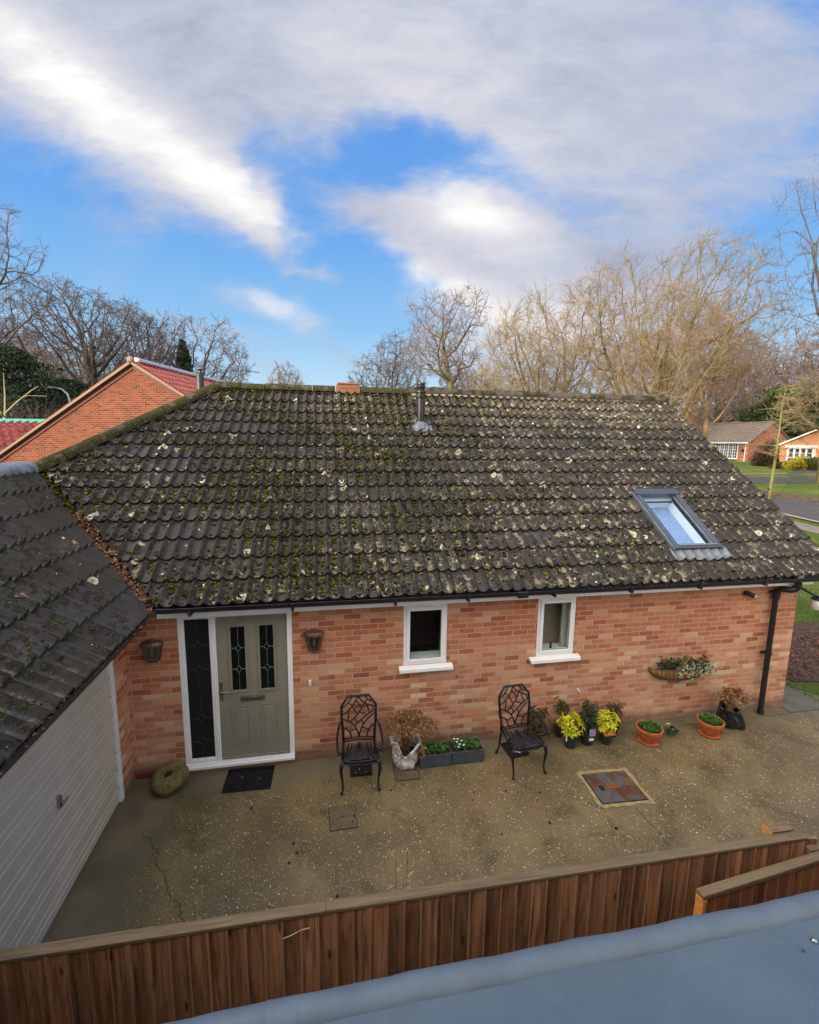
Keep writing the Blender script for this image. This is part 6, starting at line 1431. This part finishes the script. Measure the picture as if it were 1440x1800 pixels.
# left group
make_tree('oak', at(-16.4, 33.5), 'big bare oak with an ivy clad trunk behind the new brick gable', 'tree', 13.6, 6.3, 131, DK, .34, .50, 2300, .64, .38, up=.05, twigL=.55, twigr=.011, nlobe=20, lobe=.40)
make_tree('oak', at(-21.8, 24.0), 'large bare oak at the left edge of the view with dark limbs reaching right', 'tree', 16.4, 7.4, 132, DK, .36, .46, 1900, .66, .36, lean=(1.0, 0), up=.03, twigL=.6, twigr=.010, nlobe=16, lobe=.42)
make_tree('oak', at(-13.6, 37.5), 'slimmer bare oak with two curved stems behind the left slope of the new gable', 'tree', 13.8, 4.6, 133, ('bark_dark', 'twig_dark'), .34, .27, 1300, .65, .37, up=.08, twigL=.55, twigr=.012, nlobe=14, lobe=.42)
l4 = make_tree('oak', at(-10.6, 42.5), 'brown crowned bare oak just behind the peak of the new brick gable', 'tree', 13.6, 5.4, 134, ('bark_dark', 'twig_far'), .34, .28, 1400, .63, .38, up=.05, twigL=.6, twigr=.013, nlobe=14, lobe=.42)
# small round far trees (copies)
far = make_tree('round_tree', at(-5.5, 66), 'small pale round bare tree beside the television aerial', 'tree', 12.5, 4.8, 141, ('bark_dark', 'twig_far'), .26, .22, 800, .60, .42, up=.05, twigL=.8, twigr=.019, nlobe=12, lobe=.48, group='small round bare trees along the skyline')
FG = 'small round bare trees along the skyline'
def px(u, dep):   # ground point on a bearing, used for laying out the far tree belt
    k = (u-720)/FPX; d = rgt*k+Vector((math.sin(YAW), math.cos(YAW), 0)); p = CAM+d*dep; return p.x, p.y
for (u, dep, s_, lab) in ((388, 64, .80, 'small pale bare tree just right of the black flue of the new house'), (505, 84, .85, 'tiny far bare tree right of the television aerial'), (535, 96, .85, 'faintest far bare tree before the long gap in the skyline'), (618, 84, .92, 'small far bare tree above the terracotta ridge vent'),
        (742, 72, .75, 'low far bare tree right behind the flue cap'), (850, 62, .82, 'round far bare tree to the right of the tall open oak'), (905, 66, .85, 'far bare tree below the leaning stems of the dark tree'), (960, 75, 1.0, 'far bare tree showing under the dark leaning tree'),
        (1245, 70, 1.25, 'far bare tree between the hornbeams and the distant roof'), (1290, 78, 1.5, 'far bare tree above the middle of the distant bungalow roof'), (1400, 74, 1.5, 'far bare tree above the right distant bungalow'), (1440, 70, 1.6, 'far bare tree at the right edge above the bungalow'), (1350, 90, 1.7, 'tallest far bare tree behind the gap between the distant bungalows'),
        (160, 62, 1.1, 'far bare tree between the two big oaks at left'), (265, 66, 1.05, 'far bare tree behind the left roof slope of the new house'), (75, 58, 1.2, 'far bare tree behind the ivy at left'), (10, 60, 1.3, 'far bare tree at the left edge behind the ivy')):
    x, y = px(u, dep); tcopy(far, at(x, y), u*.7, s_, lab)
# conifers and ivy masses
def conifer(loc, h, r_, label, seed, mat='conifer', n=9000, name='conifer', shape='cone', sz=.16):
    r = empty(name, loc, 0, label, 'tree'); rg = np.random.default_rng(seed)
    mb = MB(); mb.tube([(0, 0, -.2), (0, 0, h*.5), (0, 0, h*.93)], [.18, .12, .02], 6); mb.build('trunk', 'bark_dark', r)
    t = rg.random(n)**.8; z = h*(.06+.94*t); a = rg.uniform(0, 6.283, n)
    R0 = r_*((1-t)**.75+.04) if shape == 'cone' else r_*np.sqrt(np.maximum(0, 1-(2*t-1)**2))**.8
    lob = 1+(.10 if shape == 'cone' else .30)*np.sin(a*3+z*2.1)+.18*np.sin(a*5-z*3.3)+.12*np.sin(z*9+a*2); q = R0*lob*np.clip(rg.normal(.86, .16, n), .2, 1.15)
    cen = np.stack([q*np.cos(a), q*np.sin(a), z], 1)+rg.normal(0, .05, (n, 3)); leaf_cloud('foliage', cen, sz, mat, r, seed, .45)
    return r
x, y = px(333, 40); conifer(at(x, y), 10.6, 1.5, 'dark green conifer with a double top behind the red tiled roof', 1)
x, y = px(757, 60); conifer(at(x, y), 8.4, 3.0, 'bright green rounded evergreen just right of the flue', 2, 'hedge_green', 7000, 'evergreen_tree', 'ball', .2)
x, y = px(20, 26); conifer(at(x, y), 8.2, 2.6, 'dark ivy covered tree filling the lower left edge of the skyline', 3, 'ivy', 20000, 'ivy_clad_tree', 'ball', .10)
x, y = px(190, 36); conifer(at(x, y), 6.6, 3.0, 'dark evergreen shrub mass behind the left slope of the new gable', 4, 'ivy', 16000, 'evergreen_tree', 'ball', .14)
x, y = px(128, 33.0); conifer(at(x, y), 6.8, 1.6, 'ivy wrapping the trunk of the big bare oak at left', 5, 'ivy', 12000, 'ivy_column', 'ball', .12)
x, y = px(1390, 62); conifer(at(x, y), 9.5, 5.0, 'olive green evergreen behind the orange distant bungalow', 6, 'hedge_green', 14000, 'evergreen_tree', 'ball', .25)
x, y = px(1440, 58); conifer(at(x, y), 9.0, 4.0, 'dark green evergreen at the right edge behind the orange bungalow', 7, 'leaf_dark', 9000, 'evergreen_tree', 'ball', .25)
x, y = px(1325, 66); conifer(at(x, y), 6.4, 2.4, 'ivy green evergreen above the ridge of the brown roofed distant bungalow', 8, 'hedge_green', 8000, 'evergreen_tree', 'ball', .25)
# hedges and shrubs by the distant bungalows
def shrubm(loc, rx, ry, h, mat, label, seed, n=2500, sz=.09, name='shrub'):
    r = empty(name, loc, R(-30), label, 'shrub'); rg = np.random.default_rng(seed); v = rg.normal(size=(n, 3)); v /= np.linalg.norm(v, axis=1)[:, None]; v[:, 2] = np.abs(v[:, 2])
    q = rg.uniform(.75, 1.08, n)[:, None]*(1+.15*np.sin(v[:, 0:1]*7+v[:, 1:2]*5)); leaf_cloud('foliage', v*q*np.array([rx, ry, h]), sz, mat, r, seed)
    mb = MB(); [mb.tube([(0, 0, 0), (.3*rx*math.cos(k), .3*ry*math.sin(k), h*.5)], .03, 5) for k in range(4)]; mb.build('stems', 'bark_dark', r)
for (u, dep, rx, ry, h, mt, lab, sd_) in ((1402, 41.5, 1.15, .7, 1.0, 'hedge_yellow', 'yellow green clipped shrub under the window of the orange bungalow', 1), (1422, 41, .8, .7, .95, 'hedge_green', 'dull green shrub right of the yellow one at the orange bungalow', 2), (1382, 42.2, .8, .6, .6, 'hedge_green', 'low green shrub left of the yellow one at the orange bungalow', 3),
        (1368, 42.6, .7, .6, .45, 'thicket', 'small brown shrub at the left corner of the orange bungalow', 4), (1340, 45, 1.0, .8, 1.9, 'thicket', 'bare brown thicket between the two distant bungalows', 5), (1352, 45, 1.0, .8, 2.2, 'hedge_green', 'tall green shrub in the gap between the two distant bungalows', 6)):
    x, y = px(u, dep); shrubm(at(x, y), rx, ry, h, mt, lab, sd_)
# brown thicket at left behind the low red roof
for i, (u, dep, rx, h) in enumerate(((20, 22, 2.6, 4.9), (70, 24, 2.6, 5.4), (120, 27, 2.4, 5.3), (-30, 21, 2.6, 5.5))):
    x, y = px(u, dep); r = empty('thicket', at(x, y), 0, ['brown bare thicket at the far left behind the turquoise ridge', 'brown bare thicket left of the street lamp', 'brown bare thicket around the street lamp', 'brown bare thicket outside the left edge'][i], 'thicket')
    rg = np.random.default_rng(60+i); n = 2600; a = rg.uniform(0, 6.28, n); q = rx*np.sqrt(rg.random(n)); z0 = rg.uniform(0, h*.8, n); P0 = np.stack([q*np.cos(a), q*np.sin(a), z0], 1)
    d = rg.normal(0, .5, (n, 3)); d[:, 2] = np.abs(d[:, 2])+.5; P1 = P0+d*rg.uniform(.3, 1.1, n)[:, None]; seg_mesh('stems', P0, P1, np.full(n, .014), np.full(n, .007), 3, 'thicket', r)
    cen = np.stack([q*np.cos(a), q*np.sin(a), z0*1.1], 1); leaf_cloud('foliage', cen[:1800], .13, 'ivy', r, 70+i)
r = empty('birch_sapling', at(*px(18, 20)), 0, 'pale yellow bare forked sapling in front of the brown thicket at the far left', 'tree'); mb = MB()
mb.tube([(0, 0, 0), (0, 0, 4.6), (.1, 0, 5.6), (.15, 0, 6.6)], [.06, .05, .035, .012], 6); mb.tube([(.0, 0, 4.9), (.5, 0, 5.4), (1.1, 0, 5.9), (1.4, 0, 6.1)], [.04, .03, .02, .01], 6); mb.tube([(-.0, 0, 4.7), (-.35, 0, 5.4), (-.4, .1, 6.2)], [.035, .02, .01], 6); mb.tube([(.6, 0, 5.5), (.9, .1, 5.7), (1.6, .1, 5.7)], [.02, .015, .008], 5); mb.build('trunk', simple('bark_pale', (.34, .29, .16), .8), r)
# far woodland belt closing the horizon
rg = np.random.default_rng(88); n = 60000; a = rg.uniform(-1.15, 1.35, n); rad = rg.uniform(105, 150, n); hh = (5.0+1.8*np.sin(a*17)+1.4*np.sin(a*41+1)+.9*np.sin(a*97))*rg.random(n)**.6
P0 = np.stack([rad*np.sin(a), rad*np.cos(a), 2.4+hh*.7], 1); d = rg.normal(0, .5, (n, 3)); d[:, 2] = np.abs(d[:, 2])+.6
o = seg_mesh('woodland', P0, P0+d*rg.uniform(.6, 2.0, n)[:, None], np.full(n, .07), np.full(n, .03), 3, 'twig_far', None); tag(o, 'low distant belt of bare woodland along the horizon', 'woodland', kind='stuff')
